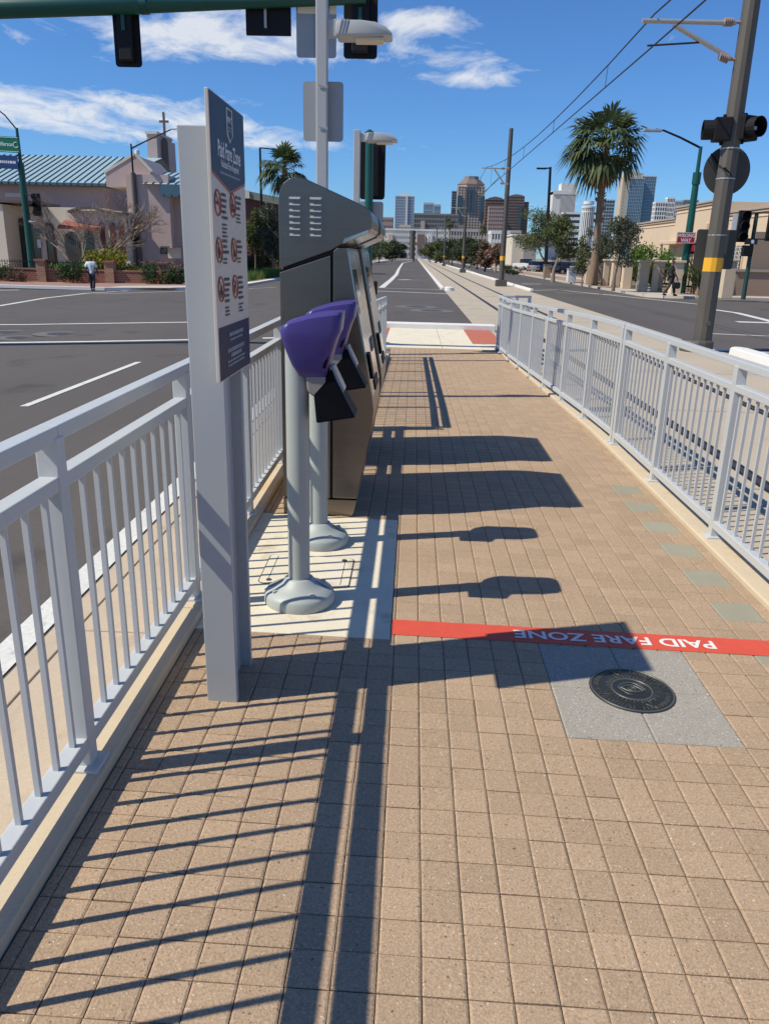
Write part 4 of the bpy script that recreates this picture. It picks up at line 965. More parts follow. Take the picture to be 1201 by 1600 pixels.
M['teal'] = mat('teal_metal_roof', (.42, .56, .58), .4, .2, var=.08, vscale=.6)
M['tealdark'] = mat('teal_metal_fascia', (.085, .15, .19), .45, .3, var=.08, vscale=.8)
M['tile'] = mat('clay_tile', (.34, .12, .075), .8, var=.2, vscale=3, fine=.2, fscale=14)
M['maroon'] = mat('maroon_wood', (.15, .035, .028), .55)
M['glass'] = mat('dark_glass', (.02, .025, .03), .08, spec=.8)
M['coping'] = mat('brown_coping', (.14, .10, .09), .8)
def wallbox(m, px0, py0, px1, py1, Y, depth, zbot=None):
    """box whose front face spans the two photo corners on the plane Y"""
    a = W(px0, py0, Y); b = W(px1, py1, Y); xa = W(px0, py1, Y)
    m.box(a.x, b.x, Y, Y+depth, b.z if zbot is None else zbot, a.z); return a, b
GL = gz(-20)+.14
sheet('sidewalk', [(-160, -13.0, 43.2, 48.5)], M['brickwalk'], .12)
sheet('sidewalk', [(-13.0, -10.6, 46.5, 400)], M['walk'], .12)
m = MB()
for a, b in zip([(-160, 43.05), (-16.5, 43.05), (-13.6, 43.9), (-11.6, 45.2), (-10.6, 47.4)], [(-16.5, 43.05), (-13.6, 43.9), (-11.6, 45.2), (-10.6, 47.4), (-10.5, 400)]):
    m.bar((a[0], a[1], gz(a[0])+.06), (b[0], b[1], gz(b[0])+.06), .4, .15)
struct(m.build('kerb', M['whitekerb']))
m = MB(); m.add([(-16.5, 43.2, gz(-16.5)+.126), (-13.6, 44.0, gz(-13.6)+.126), (-11.6, 45.3, gz(-11.6)+.126), (-12.2, 47.2, gz(-12.2)+.126), (-16.5, 45.6, gz(-16.5)+.126)], [(0, 1, 2, 3, 4)]); struct(m.build('kerb_ramp', M['walk']))
sheet('planting_bed', [(-60, -13.0, 48.5, 74)], M['gravel'], .10)

ch = thing('church', (-22, 62, GL), 'pink stucco church with teal metal roof, square bell tower and cross', 'church')
Yn = 66.0
m = MB(); wallbox(m, -260, 284, 172, 420, Yn, 14, GL); m.build('nave_wall', M['pink'], ch)
m = MB(); a = W(-300, 276, Yn-.9); b = W(168, 276, Yn-.9); c = W(185, 245.5, Yn+7); e = W(-330, 245.5, Yn+7)
m.add([(a.x, Yn-.9, a.z), (b.x, Yn-.9, a.z), (b.x+2.0, Yn+7, c.z), (a.x, Yn+7, c.z), (a.x, Yn+15, a.z), (b.x+2.0, Yn+15, a.z), (b.x, Yn-.9, a.z-.15), (a.x, Yn-.9, a.z-.15)], [(0, 1, 2, 3), (3, 2, 5, 4), (0, 7, 6, 1)]); rf = m.build('nave_roof', M['teal'], ch)
sm = MB(); L_ = math.hypot(7.9, c.z-a.z); sm.box(-.025, .025, 0, L_, 0, .07); seam = sm.mesh('seam', M['tealdark']); sl_ = math.atan2(c.z-a.z, 7.9)
x = b.x-.2
while x > a.x: inst('seam', seam, rf, (x, Yn-.9, a.z), (sl_, 0, 0)); x -= .55
m = MB(); fb = W(168, 291, Yn-.95); m.box(a.x, b.x, Yn-.95, Yn-.85, fb.z, a.z-.02); fa = m.build('fascia', M['tealdark'], ch)
sm = MB(); sm.box(-.035, .035, -.1, 0, 0, a.z-fb.z-.04); rib = sm.mesh('rib', M['tealdark']); x = b.x-.2
while x > a.x: inst('rib', rib, fa, (x, Yn-.95, fb.z)); x -= .55
Yg = 61.0
m = MB(); gl_ = W(165, 270, Yg); ga = W(211, 242, Yg); gr = W(235, 268, Yg); m.prism([(gl_.x, fb.z-.3), (gl_.x, gl_.z), (ga.x, ga.z), (gr.x, gr.z), (gr.x, fb.z-.3)], 'xz', Yg, Yg+6); m.build('gable', M['pink'], ch)
m = MB(); m.bar((gl_.x-.1, Yg+.15, gl_.z+.02), (ga.x, Yg+.15, ga.z+.08), .4, .16); m.bar((ga.x, Yg+.15, ga.z+.08), (gr.x+.1, Yg+.15, gr.z+.02), .4, .16); m.build('gable_coping', M['creamwall'], ch)
m = MB(); wallbox(m, 196, 272, 271, 420, Yg-.5, 6, GL); m.build('transept_wall', M['pink'], ch)
m = MB(); a = W(222, 287, Yg-1); b = W(330, 287, Yg-1); c = W(240, 268, Yg+4)
m.add([(a.x, Yg-1, a.z), (b.x, Yg-1, a.z), (b.x, Yg+4.5, c.z), (a.x, Yg+4.5, c.z), (b.x, Yg+9, a.z), (a.x, Yg+9, a.z)], [(0, 1, 2, 3), (3, 2, 4, 5), (0, 3, 5), (1, 4, 2)]); r2 = m.build('side_roof', M['teal'], ch)
sl2 = math.atan2(c.z-a.z, 5.5); sm = MB(); sm.box(-.025, .025, 0, math.hypot(5.5, c.z-a.z), 0, .07); seam2 = sm.mesh('seam', M['tealdark']); x = a.x+.2
while x < b.x: inst('seam', seam2, r2, (x, Yg-1, a.z), (sl2, 0, 0)); x += .55
m = MB(); f0 = W(250, 288, Yg-1.05); f1 = W(330, 309, Yg-1.05); m.box(f0.x, f1.x, Yg-1.05, Yg-.95, f1.z, f0.z); fc2 = m.build('side_fascia', M['tealdark'], ch)
x = f0.x+.2
while x < f1.x: inst('rib', rib, fc2, (x, Yg-1.05, f1.z)); x += .55
m = MB(); wallbox(m, 262, 300, 330, 420, Yg+.5, 6, GL); m.build('side_wall', M['pink'], ch)
m = MB(); wallbox(m, 250, 385, 264, 397, Yg-.6, .12); m.build('window', M['coping'], ch)
m = MB(); wallbox(m, 251, 387, 262, 396, Yg-.66, .07); m.build('pane', M['glass'], ch)
m = MB(); wallbox(m, 252, 384.5, 283, 386, Yg-1.2, .5); m.build('canopy', M['coping'], ch)
m = MB(); wallbox(m, 262, 387, 282, 404, Yg-.7, .3); m.build('annex_wall', M['creamwall'], ch)
Yt = 76.0
m = MB(); a, b = wallbox(m, 229, 209, 250, 300, Yt, 4.6, 5); tw = m.build('tower', M['pink'], ch)
m = MB(); m.box(b.x, W(261.5, 215, Yt+2).x, Yt+1.2, Yt+4.4, 5, a.z-.25); m.build('tower_side', M['pink'], ch)
m = MB(); m.box(a.x-.1, b.x+.1, Yt-.1, Yt+4.7, a.z, a.z+.22); m.build('tower_coping', M['creamwall'], tw)
m = MB(); c = W(253, 240, Yt+1.18); m.prism([(c.x, c.z-2.6), (c.x, c.z+.9), (c.x+.12, c.z+1.25), (c.x+.3, c.z+1.4), (c.x+.48, c.z+1.25), (c.x+.6, c.z+.9), (c.x+.6, c.z-2.6)], 'xz', Yt+1.16, Yt+1.24); m.build('niche', M['coping'], tw)
cr0 = W(257, 208, Yt+1); cr1 = W(255, 175, Yt+1); m = MB(); m.box(cr0.x-.09, cr0.x+.09, Yt+1, Yt+1.16, cr0.z-.2, cr1.z); m.box(cr0.x-.42, cr0.x+.42, Yt+1.01, Yt+1.15, cr1.z-.85, cr1.z-.67); m.build('cross', M['coping'], tw)
# cream entrance in front of the nave
Ye = 58.0
m = MB(); wallbox(m, -120, 316, 17, 430, Ye, 5, GL); m.build('entrance_wall', M['creamwall'], ch)
m = MB(); wallbox(m, 17.5, 322, 170, 430, Ye+2.2, 3, GL); ew = m.build('entrance_recess', M['creamwall'], ch)
m = MB(); wallbox(m, 102, 328, 200, 430, Ye+.8, 3, GL); m.build('porch_wall', M['creamwall'], ch)
m = MB(); wallbox(m, -120, 309, 45, 317, Ye-.15, 5.2); m.build('parapet_coping', M['coping'], ch)
m = MB()
cp = [W(108, 331, Ye+.7), W(125, 325.5, Ye+.7), W(145, 325, Ye+.7), W(168, 331, Ye+.7), W(200, 335, Ye+.7)]
for p, q_ in zip(cp[:-1], cp[1:]): m.bar(p, q_, .5, .16)
m.build('arched_coping', M['coping'], ch)
m = MB(); ta_ = W(100, 343, Ye+.6); tb = W(152, 356, Ye-.9); te = W(90, 352, Ye-.9)
m.add([(te.x, Ye-.9, tb.z+.05), (tb.x, Ye-.9, tb.z), (tb.x-.4, Ye+.8, ta_.z-.4), (ta_.x, Ye+.8, ta_.z), (te.x, Ye-.9, tb.z-.12), (tb.x, Ye-.9, tb.z-.17)], [(0, 1, 2, 3), (4, 5, 1, 0), (1, 5, 2)]); m.build('tiled_porch_roof', M['tile'], ch)
def arch(name, px0, py0, px1, Y, mt, zb=None, parent=None, th=.1):
    a = W(px0, py0, Y); b = W(px1, py0, Y); w_ = b.x-a.x; zt_ = a.z; zb = GL if zb is None else zb; pts = [(a.x, zb)]+[(a.x+w_/2-w_/2*math.cos(math.pi*i/8), zt_-w_/2+w_/2*math.sin(math.pi*i/8)) for i in range(9)]+[(b.x, zb)]
    q = MB(); q.prism(pts, 'xz', Y-th, Y); return q.build(name, mt, parent or ch)
for x0, y0, x1, yy in ((27, 340, 46, Ye+2.2), (70, 347, 84, Ye+2.2)):
    o = arch('door', x0, y0, x1, yy, M['maroon']); arch('pane', x0+2.5, y0+5, x1-2.5, yy-.1, M['glass'], GL+.3, o, .05)
for x0, x1 in ((100, 124), (129, 146)): arch('porch_opening', x0, 361, x1, Ye+.8, M['glass'], GL, ch, .06)
m = MB(); wallbox(m, 50, 357, 68, 430, Ye+2.1, .15, GL); m.build('glazed_door', M['glass'], ch)
m = MB(); wallbox(m, 58, 374, 65, 387, Ye+2.02, .05); m.build('notice', M['signwhite'], ch)
for x0, x1 in ((155.5, 163), (171, 180), (185, 194)): arch('arched_window', x0, 347, x1, Ye+.8, M['maroon'], GL+1.0, ch, .08)
m = MB(); wallbox(m, 8, 301, 36, 308, Yn-.1, .12); m.build('wall_panel', M['creamwall'], ch)

# low brick wall with pillars, iron fence, hedges
Yw = 50.0; GW = gz(-22)+.14
bw = thing('brick_wall', (-20, Yw, GW), 'low red brick garden wall with brick pillars and iron pickets before the church', 'garden wall')
def wx(px): return W(px, 420, Yw).x
m = MB(); m.box(wx(-150), wx(282), Yw, Yw+.25, GW-.1, W(100, 422, Yw).z); m.build('wall', M['brickwall'], bw)
m = MB(); m.box(wx(-150), wx(282), Yw-.04, Yw+.29, W(100, 422, Yw).z, W(100, 422, Yw).z+.07); m.build('wall_cap', M['brickpil'], bw)
zt_ = W(66, 408, Yw).z
for px in (66, 172, 256, -30):
    x = wx(px); m = MB(); m.box(x-.28, x+.28, Yw-.2, Yw+.36, GW-.1, zt_); p_ = m.build('pillar', M['brickpil'], bw); m = MB(); m.box(x-.36, x+.36, Yw-.28, Yw+.44, zt_, zt_+.12); m.build('pillar_cap', M['brickwall'], p_)
zf0 = W(100, 422, Yw).z+.07; zf1 = W(100, 407, Yw).z
pk = MB(); pk.box(-.012, .012, -.012, .012, 0, zf1-zf0); pick = pk.mesh('picket', M['blackmat']); x = wx(-20)
while x < wx(170): inst('picket', pick, bw, (x, Yw+.12, zf0)); x += .16
m = MB(); m.box(wx(-20), wx(170), Yw+.10, Yw+.14, zf1-.14, zf1-.10); m.build('fence_rail', M['blackmat'], bw)
hz = W(20, 414, Yw-.8).z
hedge('dark clipped hedge in front of the brick wall left of the green signal pole', wx(-60), wx(27), Yw-1.5, Yw-.4, GW, hz, 2600, .13, seed=3)
hedge('sparse reddish hedge beside the green signal pole', wx(24), wx(49), Yw-1.3, Yw-.4, GW, hz-.25, 800, .13, 'leaf_rust', seed=4)
hedge('dark clipped hedge between the two brick pillars behind the walking man', wx(100), wx(131), Yw-1.4, Yw-.3, GW, hz+.1, 1500, .13, seed=5)
hedge('dark hedge right of the tall black lamp post', wx(229), wx(252), Yw-1.2, Yw-.3, GW, hz+.3, 1200, .13, seed=6)
hedge('long dark hedge running behind the paid fare sign', wx(260), wx(330), Yw-1.2, Yw-.3, GW, hz+.2, 2600, .13, seed=7)
def at(px, Y): return W(px, 420, Y).x
shrub('flowering_shrub', 'yellow green leafy shrub between the bare trees and the brick pillar', (at(178, 52.5), 52.5, GW), 3.6, 2.2, 2.25, 2600, .2, 'leaf_yel', 3)
shrub('shrub', 'low green shrub under the forked bare tree', (at(110, 53.5), 53.5, GW), 3.2, 1.6, 1.1, 1500, .18, 'leaf_bush', 5)
shrub('shrub', 'rusty low shrub beside the pale annex wall', (at(252, 54), 54, GW), 3.8, 1.6, 1.5, 1200, .18, 'leaf_rust', 8)
shrub('shrub', 'dark shrub under the yellow green bush', (at(168, 51.6), 51.6, GW), 3.0, 1.2, 1.2, 1300, .15, 'leaf_hedge', 9)
def bare(label, px, Y, dirs, seed, L=2.2, r=.12, dep=5):
    b = Vector((at(px, Y), Y, GW)); t = thing('bare_tree', b, label, 'tree', 'bare trees before the church'); rg = random.Random(seed); m = MB()
    for d, l, rr in dirs: branches(m, b, Vector(d).normalized(), l, rr, dep, rg, .42, .10, 3)
    m.build('branches', M['barebark'], t); return t
bare('pale bare tree with forked trunk leaning left over the porch', 127, 56, [((-.75, .15, 1), 2.2, .09), ((.12, .1, 1), 1.6, .09)], 11, dep=6)
bare('wide bare tree with crooked trunk leaning right beside the tall lamp post', 146, 55.5, [((.75, .05, 1), 2.4, .14), ((.35, .3, 1.1), 2.1, .09)], 14, dep=6)

# green signal pole on the corner
b = G(53, 436); zb = gz(b.x)+.13; Yc = b.y
sp_ = thing('signal_pole', (b.x, Yc, zb), 'green signal pole with green and blue street name signs on the church corner', 'signal pole')
tp = W(28.5, 200, Yc); mid = W(36, 255, Yc)
m = MB(); m.tube([(b.x, Yc, zb), (b.x, Yc, mid.z)], [.26, .21], 14); m.build('pole', M['green'], sp_, smooth=True)
m = MB(); m.tube([(b.x, Yc, mid.z), (b.x, Yc, tp.z)], [.12, .09], 10); m.build('upper_pole', M['green'], sp_, smooth=True)
m = MB(); m.tube([(b.x, Yc, tp.z-.1), W(8, 180, Yc), W(-30, 150, Yc)], [.05, .045, .04], 8); m.build('lamp_arm', M['blackmat'], sp_)
def plate(px0, py0, px1, py1, Y, mt, name, edge=None):
    a = W(px1, py0, Y); c = W(px0, py1, Y); q = MB(); q.box(a.x, c.x, Y-.03, Y, min(a.z, c.z), max(a.z, c.z)); return q.build(name, mt, sp_, bevel=.01), a, c
M['stgreen'] = mat('street_sign_green', (.0, .17, .085), .4); M['stblue'] = mat('street_sign_blue', (.015, .055, .17), .4)
def streetsign(y0, y1, mt, name, txt, px1):
    a = W(px1, y0, Yc-.3); c = W(px1, y1, Yc-.3); x1 = a.x; x0 = x1-3.1; h = a.z-c.z; dzt = .10
    q = MB(); q.add([(x0, Yc-.3, c.z+dzt), (x1, Yc-.3, c.z), (x1, Yc-.3, a.z), (x0, Yc-.3, a.z+dzt), (x0, Yc-.26, c.z+dzt), (x1, Yc-.26, c.z), (x1, Yc-.26, a.z), (x0, Yc-.26, a.z+dzt)], [(0, 1, 2, 3), (7, 6, 5, 4), (0, 4, 5, 1), (1, 5, 6, 2), (2, 6, 7, 3), (3, 7, 4, 0)])
    o = q.build(name, mt, sp_); q = MB()
    if txt:
        text(txt, .34, M['signwhite'], o, frame((x1-.36, Yc-.305, (a.z+c.z)/2+.02), (1, 0, -.03), (0.03, 0, 1)), bold=.006, sx=.92, align='RIGHT')
        r = h*.17; q.tube([(x1-.2+r*math.cos(a_*math.pi/8), Yc-.305, (a.z+c.z)/2+r*math.sin(a_*math.pi/8)) for a_ in range(3, 16)], .02, 4); q.build('emblem', M['signwhite'], o)
        q = MB(); e_ = .06; q.tube([(x0+e_, Yc-.305, c.z+dzt+e_), (x1-e_, Yc-.305, c.z+e_), (x1-e_, Yc-.305, a.z-e_), (x0+e_, Yc-.305, a.z+dzt-e_)], .014, 4); q.build('border', M['signwhite'], o)
    else:
        rg = random.Random(4); xx = x0+.3
        while xx < x1-.2:
            w_ = rg.uniform(.06, .2); zc_ = (a.z+c.z)/2+dzt*(x1-xx)/3.1; q.quad((xx, Yc-.304, zc_-.08), (xx+w_, Yc-.304, zc_-.08), (xx+w_, Yc-.304, zc_+.08), (xx, Yc-.304, zc_+.08)); xx += w_+.04
        q.build('lettering', M['signwhite'], o)
    q = MB(); q.box(x1-.1, b.x+.1, Yc-.28, Yc-.1, a.z-.03, a.z+.05); q.build('sign_bracket', M['blackmat'], sp_)
streetsign(214, 239, M['stgreen'], 'street_sign', 'Jefferson', 28.5); streetsign(243.5, 264.5, M['stblue'], 'street_sign', None, 27)
c = W(58, 320, Yc-.2); signal(sp_, (c.x, Yc-.2, c.z), .62, 1.45, 3, back=False, face=-1)
for zz_ in (c.z+.6, c.z-.6): m = MB(); m.bar((b.x, Yc-.15, zz_), (c.x, Yc-.15, zz_), .05, .05); m.build('bracket', M['blackmat'], sp_)
a = W(44, 343.5, Yc-.3); d_ = W(57, 348.5, Yc-.3); m = MB(); m.box(a.x, d_.x, Yc-.32, Yc-.3, d_.z, a.z); o = m.build('one_way_sign', M['ink'], sp_)
m = MB(); zc_ = (a.z+d_.z)/2; m.add([(a.x+.03, Yc-.324, zc_), (a.x+.2, Yc-.324, zc_+.08), (a.x+.2, Yc-.324, zc_+.04), (d_.x-.03, Yc-.324, zc_+.04), (d_.x-.03, Yc-.324, zc_-.04), (a.x+.2, Yc-.324, zc_-.04), (a.x+.2, Yc-.324, zc_-.08)], [tuple(range(7))]); m.build('arrow', M['signwhite'], o)

# tall black lamp post
b = G(220, 437); zb = gz(b.x)+.12; Yc2 = b.y
lm = thing('lamp_post', (b.x, Yc2, zb), 'tall dark lamp post with long arm and white camera dome on the church corner', 'lamp post')
tp = W(212.5, 232, Yc2)
m = MB(); m.tube([(b.x, Yc2, zb), (b.x, Yc2, 3), (b.x, Yc2, W(214, 270, Yc2).z)], [.24, .20, .17], 12); m.build('pole', M['blackmat'] if False else M['weather'], lm)
m = MB(); m.tube([(b.x, Yc2, W(214, 270, Yc2).z), (b.x, Yc2, tp.z+.3)], [.07, .06], 8); m.build('upper_pole', M['blackmat'], lm)
ae = W(268, 202, Yc2); m = MB(); m.tube([(b.x, Yc2, tp.z), W(225, 222, Yc2), ae], [.06, .05, .045], 8); m.build('arm', M['blackmat'], lm)
m = MB(); m.box(ae.x-.05, ae.x+.6, Yc2-.14, Yc2+.14, ae.z-.03, ae.z+.09); m.build('lamp', M['signwhite'], lm, bevel=.03)
cd = W(213.5, 237, Yc2); m = MB(); m.lathe([(.02, .34), (.16, .28), (.18, .1), (.18, 0)][::-1], cd.x+.12, Yc2-.22, 12, cd.z-.2); m.build('camera_dome', M['signwhite'], lm, smooth=True)
c = W(214, 373, Yc2); m = MB(); m.box(c.x-.2, c.x+.2, Yc2-.35, Yc2-.1, c.z-.22, c.z+.22); m.build('pedestrian_signal', M['blackmat'], lm, bevel=.02)
# small white sign on a stake
b = G(204, 441); zb = gz(b.x)+.12; c = W(201.5, 411, b.y)
ss = thing('stake_sign', (b.x, b.y, zb), 'small white sign on a dark stake before the low brick wall', 'sign')
m = MB(); m.box(b.x-.04, b.x+.04, b.y-.03, b.y+.03, zb, c.z); m.build('stake', M['blackmat'], ss)
m = MB(); m.box(c.x-.13, c.x+.13, b.y-.06, b.y-.04, c.z-.17, c.z+.17); o = m.build('plate', M['signwhite'], ss); m = MB(); m.box(c.x-.06, c.x+.08, b.y-.066, b.y-.061, c.z-.09, c.z-.01); m.build('mark', M['ink'], o)

# ================================================================ BEYOND THE CHURCH CORNER (behind sign and machines)
GA = gz(-12)+.12
sheet('verge', [(-60, -10.9, 56, 130)], M['gravel'], .135)
gr_ = thing('tall_grass', (-11.5, 58, GA), 'fringe of tall green ornamental grass along the kerb beyond the sign', 'grass'); gr_['kind'] = 'stuff'
rg = random.Random(9); m = MB()
for i in range(5200):
    y = rg.uniform(53, 74); x = -11.3-rg.random()**1.5*2.2; h = rg.uniform(.3, .75); a = rg.random()*6.28; l = rg.uniform(.05, .3)
    m.add([(x-.025, y, GA), (x+.025, y, GA), (x+l*math.cos(a), y+l*math.sin(a), GA+h)], [(0, 1, 2)])
tag(m.build('blade', M['grass'], gr_), kind='stuff')
db = thing('auditorium', (-22, 96, GA), 'dark red brown hall with flat grey roof band behind the palm', 'building')
Yd = 92.0; m = MB(); a, c = wallbox(m, 300, 306, 437, 420, Yd, 12, GA); m.build('wall', mat('dark_red_wall', (.13, .055, .05), .8, var=.1, vscale=.5), db)
m = MB(); p0 = W(300, 293, Yd-.6); p1 = W(380, 297, Yd-.6); p2 = W(440, 309, Yd-.6)
for p, q_ in ((p0, p1), (p1, p2)): m.add([(p.x, Yd-.6, p.z), (q_.x, Yd-.6, q_.z), (q_.x, Yd-.6, q_.z-.75), (p.x, Yd-.6, p.z-.75), (p.x, Yd+13, p.z), (q_.x, Yd+13, q_.z), (q_.x, Yd+13, q_.z-.75), (p.x, Yd+13, p.z-.75)], [(0, 1, 2, 3), (7, 6, 5, 4), (0, 4, 5, 1), (3, 2, 6, 7), (1, 5, 6, 2), (0, 3, 7, 4)])
m.build('roof_band', mat('grey_green_band', (.22, .24, .20), .7), db)
m = MB(); a = W(382, 297, Yd-.7); c = W(390, 310, Yd-.7); m.box(a.x, c.x, Yd-.75, Yd-.62, c.z, a.z); m.build('corner_block', M['creamwall'], db)
m = MB(); a = W(420, 308, Yd-.3); c = W(440, 316, Yd-.3); m.box(a.x, c.x, Yd-.3, Yd-.02, c.z, a.z); m.build('clerestory', M['tealdark'], db)
palm('tall shaggy palm behind the hood of the louvred ticket machine', (W(446, 390, 78).x, 78, GA), W(446, 262, 78).z-GA, 2.9, 21, 40)
def tree_px(name, label, px, Y, ztop_py, wpx, leaf, n, size, seed, bark='trunk', gb=GA, hb=.32, group=None, k=11, hang=0, r0=.13, sx=1.0, zmul=1.0):
    x = W(px, 400, Y).x; zt_ = W(px, ztop_py, Y).z; h = zt_-gb; w_ = wpx/F*Y*1.02
    return tree(name, label, (x, Y, gb), [(.1*h*.1, 0, h*hb*.6), (.05, .05, h*hb), (0, 0, h*(hb+.12))], ball(w_*1.0, w_*.9, h*(1-hb), k, seed, h*hb*.92), n, size, leaf, group, bark, r0, seed, hang)
tree_px('desert_tree', 'feathery olive tree with pale thin trunk behind the grass, beside the ticket machine', 425, 68, 318, 46, 'leaf_grey', 3200, .22, 31, 'barebark', hb=.34, r0=.07)
tree_px('desert_tree', 'dull green tree just right of the paid fare sign panel', 398, 72, 322, 44, 'leaf_mes', 3000, .22, 32, 'trunk', hb=.30, r0=.08)
for i, (px, Y, yt, wp) in enumerate(((392, 80, 352, 40), (418, 84, 350, 44), (440, 88, 352, 40))):
    x = W(px, 400, Y).x; shrub('dark_shrub', ['large dark evergreen shrub left of the slim lamp post', 'large dark evergreen shrub behind the pale trunk', 'large dark evergreen shrub next to the machine edge'][i], (x, Y, GA), wp/F*Y, 2.4, W(px, yt, Y).z-GA, 2400, .28, 'leaf_dark', 40+i, 'dark shrubs beyond the grass')
b = G(411, 428); tp = W(407.5, 231, b.y)
l3 = thing('street_lamp', (b.x, b.y, GA), 'slim dark street lamp with short flat arm in front of the palm', 'street lamp')
m = MB(); m.tube([(b.x, b.y, GA), (b.x, b.y, tp.z)], [.15, .10], 8); m.build('pole', M['blackmat'], l3)
e = W(434, 235, b.y); m = MB(); m.bar((b.x, b.y, tp.z), (e.x-.4, b.y, e.z+.1), .1, .1); m.build('arm', M['blackmat'], l3); m = MB(); m.box(e.x-.6, e.x, b.y-.12, b.y+.12, e.z, e.z+.12); m.build('lamp', M['blackmat'], l3)

# ================================================================ RIGHT CORNER
GR = -.28+.13
m = MB()
kp = [(160, 42.7), (14.6, 42.7), (13.3, 43.4), (12.6, 44.6), (12.25, 47.0), (12.25, 420)]
for a, b in zip(kp[:-1], kp[1:]): m.bar((a[0], a[1], -.23), (b[0], b[1], -.23), .3, .16)
struct(m.build('kerb', M['walk']))
m = MB(); m.add([(160, 42.8, GR), (14.6, 42.8, GR), (13.3, 43.5, GR), (12.6, 44.7, GR), (12.35, 47.0, GR), (12.35, 52, GR), (16.2, 52, GR), (16.8, 49.5, GR), (160, 49.5, GR)], [tuple(range(9))[::-1]]); struct(m.build('sidewalk', M['walk']))
m = MB(); m.add([(40, 44.6, GR+.004), (15.6, 44.6, GR+.004), (14.6, 46.5, GR+.004), (14.6, 48.6, GR+.004), (40, 48.6, GR+.004)], [(4, 3, 2, 1, 0)]); struct(m.build('brick_walk', M['brickwalk']))
m = MB(); m.quad((12.35, 52, GR), (17.5, 52, GR), (17.5, 400, GR), (12.35, 400, GR)); struct(m.build('gravel_verge', M['gravel']))
m = MB(); m.quad((14.6, 54, GR+.01), (15.9, 54, GR+.01), (15.9, 400, GR+.01), (14.6, 400, GR+.01)); struct(m.build('footpath', M['walk']))

# cream building along the street
M['tan'] = mat('tan_stucco', (.62, .48, .335), .88, var=.06, vscale=.6, fine=.05, fscale=8, bump=.2, bscale=14)
M['tantrim'] = mat('tan_trim', (.36, .30, .25), .85, var=.06, vscale=1)
M['brownwall'] = mat('brown_stucco', (.30, .215, .155), .88, var=.06, vscale=.8)
M['ironw'] = mat('white_iron', (.62, .60, .55), .6)
XB = 21.0
tb_ = thing('corner_building', (XB, 55, GR), 'low cream stucco building with moulded cornice and iron window grilles', 'building')
def yb_(px): d = ray(px, 400); return XB/d.x*d.y
def zx(px, py): d = ray(px, py); return CAM.z+d.z*XB/d.x
ya, ybm, yc_, yd, yend = yb_(1240), yb_(1138), yb_(1112), yb_(1050), yb_(1000)
zlow = zx(1160, 331); zhi = zx(1105, 318); zl2 = zx(1020, 348)
def facade(y0, y1, zt_, dx=0, nm='wall'): q = MB(); q.box(XB+dx, XB+14, y0, y1, GR, zt_); return q.build(nm, M['tan'], tb_)
facade(ya, yc_, zlow); facade(yc_+.01, yd, zhi, -.12); facade(yd+.01, yend+4, zl2)
for y0, y1, zt_, dx in ((ya, yc_, zlow, 0), (yc_-.15, yd+.15, zhi, -.12), (yd+.17, yend+4.1, zl2, 0)):
    for i, (o_, hh, z_) in enumerate(((.18, .14, 0), (.10, .12, -.14), (.05, .08, -.42))):
        q = MB(); q.box(XB+dx-o_, XB+dx+.3, y0-.02*i, y1+.02*i, zt_+z_-hh*0, zt_+z_+hh); q.build('cornice', M['tantrim'] if i == 0 else M['tan'], tb_, bevel=.02)
for px in (1128, 1100): y = yb_(px); q = MB(); q.box(XB-.25, XB, y-.35, y+.35, GR, zlow-.5); q.build('pilaster', M['tan'], tb_)
def window(px0, py0, px1, py1, nm='window'):
    y1, y0 = yb_(px0), yb_(px1); zt_ = zx((px0+px1)/2, py0); zb = zx((px0+px1)/2, py1)
    q = MB(); q.box(XB-.03, XB+.02, y0, y1, zb, zt_); o = q.build(nm, M['glass'], tb_)
    q = MB(); q.box(XB-.10, XB+.02, y0-.12, y0, zb-.1, zt_+.1); q.box(XB-.10, XB+.02, y1, y1+.12, zb-.1, zt_+.1); q.box(XB-.13, XB+.02, y0-.2, y1+.2, zt_, zt_+.16); q.box(XB-.13, XB+.02, y0-.2, y1+.2, zb-.14, zb); q.build('frame', M['tan'], o)
    q = MB(); n = 7
    for i in range(n): yy = y0+(y1-y0)*(i+.5)/n; q.tube([(XB-.16, yy, zb), (XB-.16, yy, zt_)], .016, 5)
    for i in range(9):
        zz_ = zb+(zt_-zb)*(i+.5)/9; q.tube([(XB-.16, y0, zz_), (XB-.16, y1, zz_)], .014, 5)
        for j in range(3): yy = y0+(y1-y0)*(j+.5)/3; q.tube([(XB-.17, yy+.14*math.cos(a*math.pi/4), zz_+.14*math.sin(a*math.pi/4)) for a in range(9)], .012, 4)
    q.build('grille', M['ironw'], o); return o
window(1143, 384, 1160, 438); window(1050, 386, 1058, 440); window(1215, 384, 1235, 438)
y1, y0 = yb_(1043), yb_(1086); q = MB(); q.box(XB-.9, XB, y0, y1, zx(1065, 382), zx(1065, 376)); q.build('porch_canopy', M['tan'], tb_, bevel=.04)
for yy in (y0+.2, y1-.2): q = MB(); q.tube([(XB-.75, yy, GR), (XB-.75, yy, zx(1065, 382))], .16, 12); q.build('column', M['tan'], tb_, smooth=True)
q = MB(); q.box(XB-.04, XB, y0+.8, y1-.8, GR, zx(1065, 388)); q.build('door', M['glass'], tb_)
c = W(1196, 300, 70); q = MB(); q.lathe([(3, 0), (3, 3.2), (2.4, 4.2), (1, 4.8)], c.x+3, 70, 20, 2.0); q.build('rooftop_unit', M['signwhite'], tb_, smooth=True)
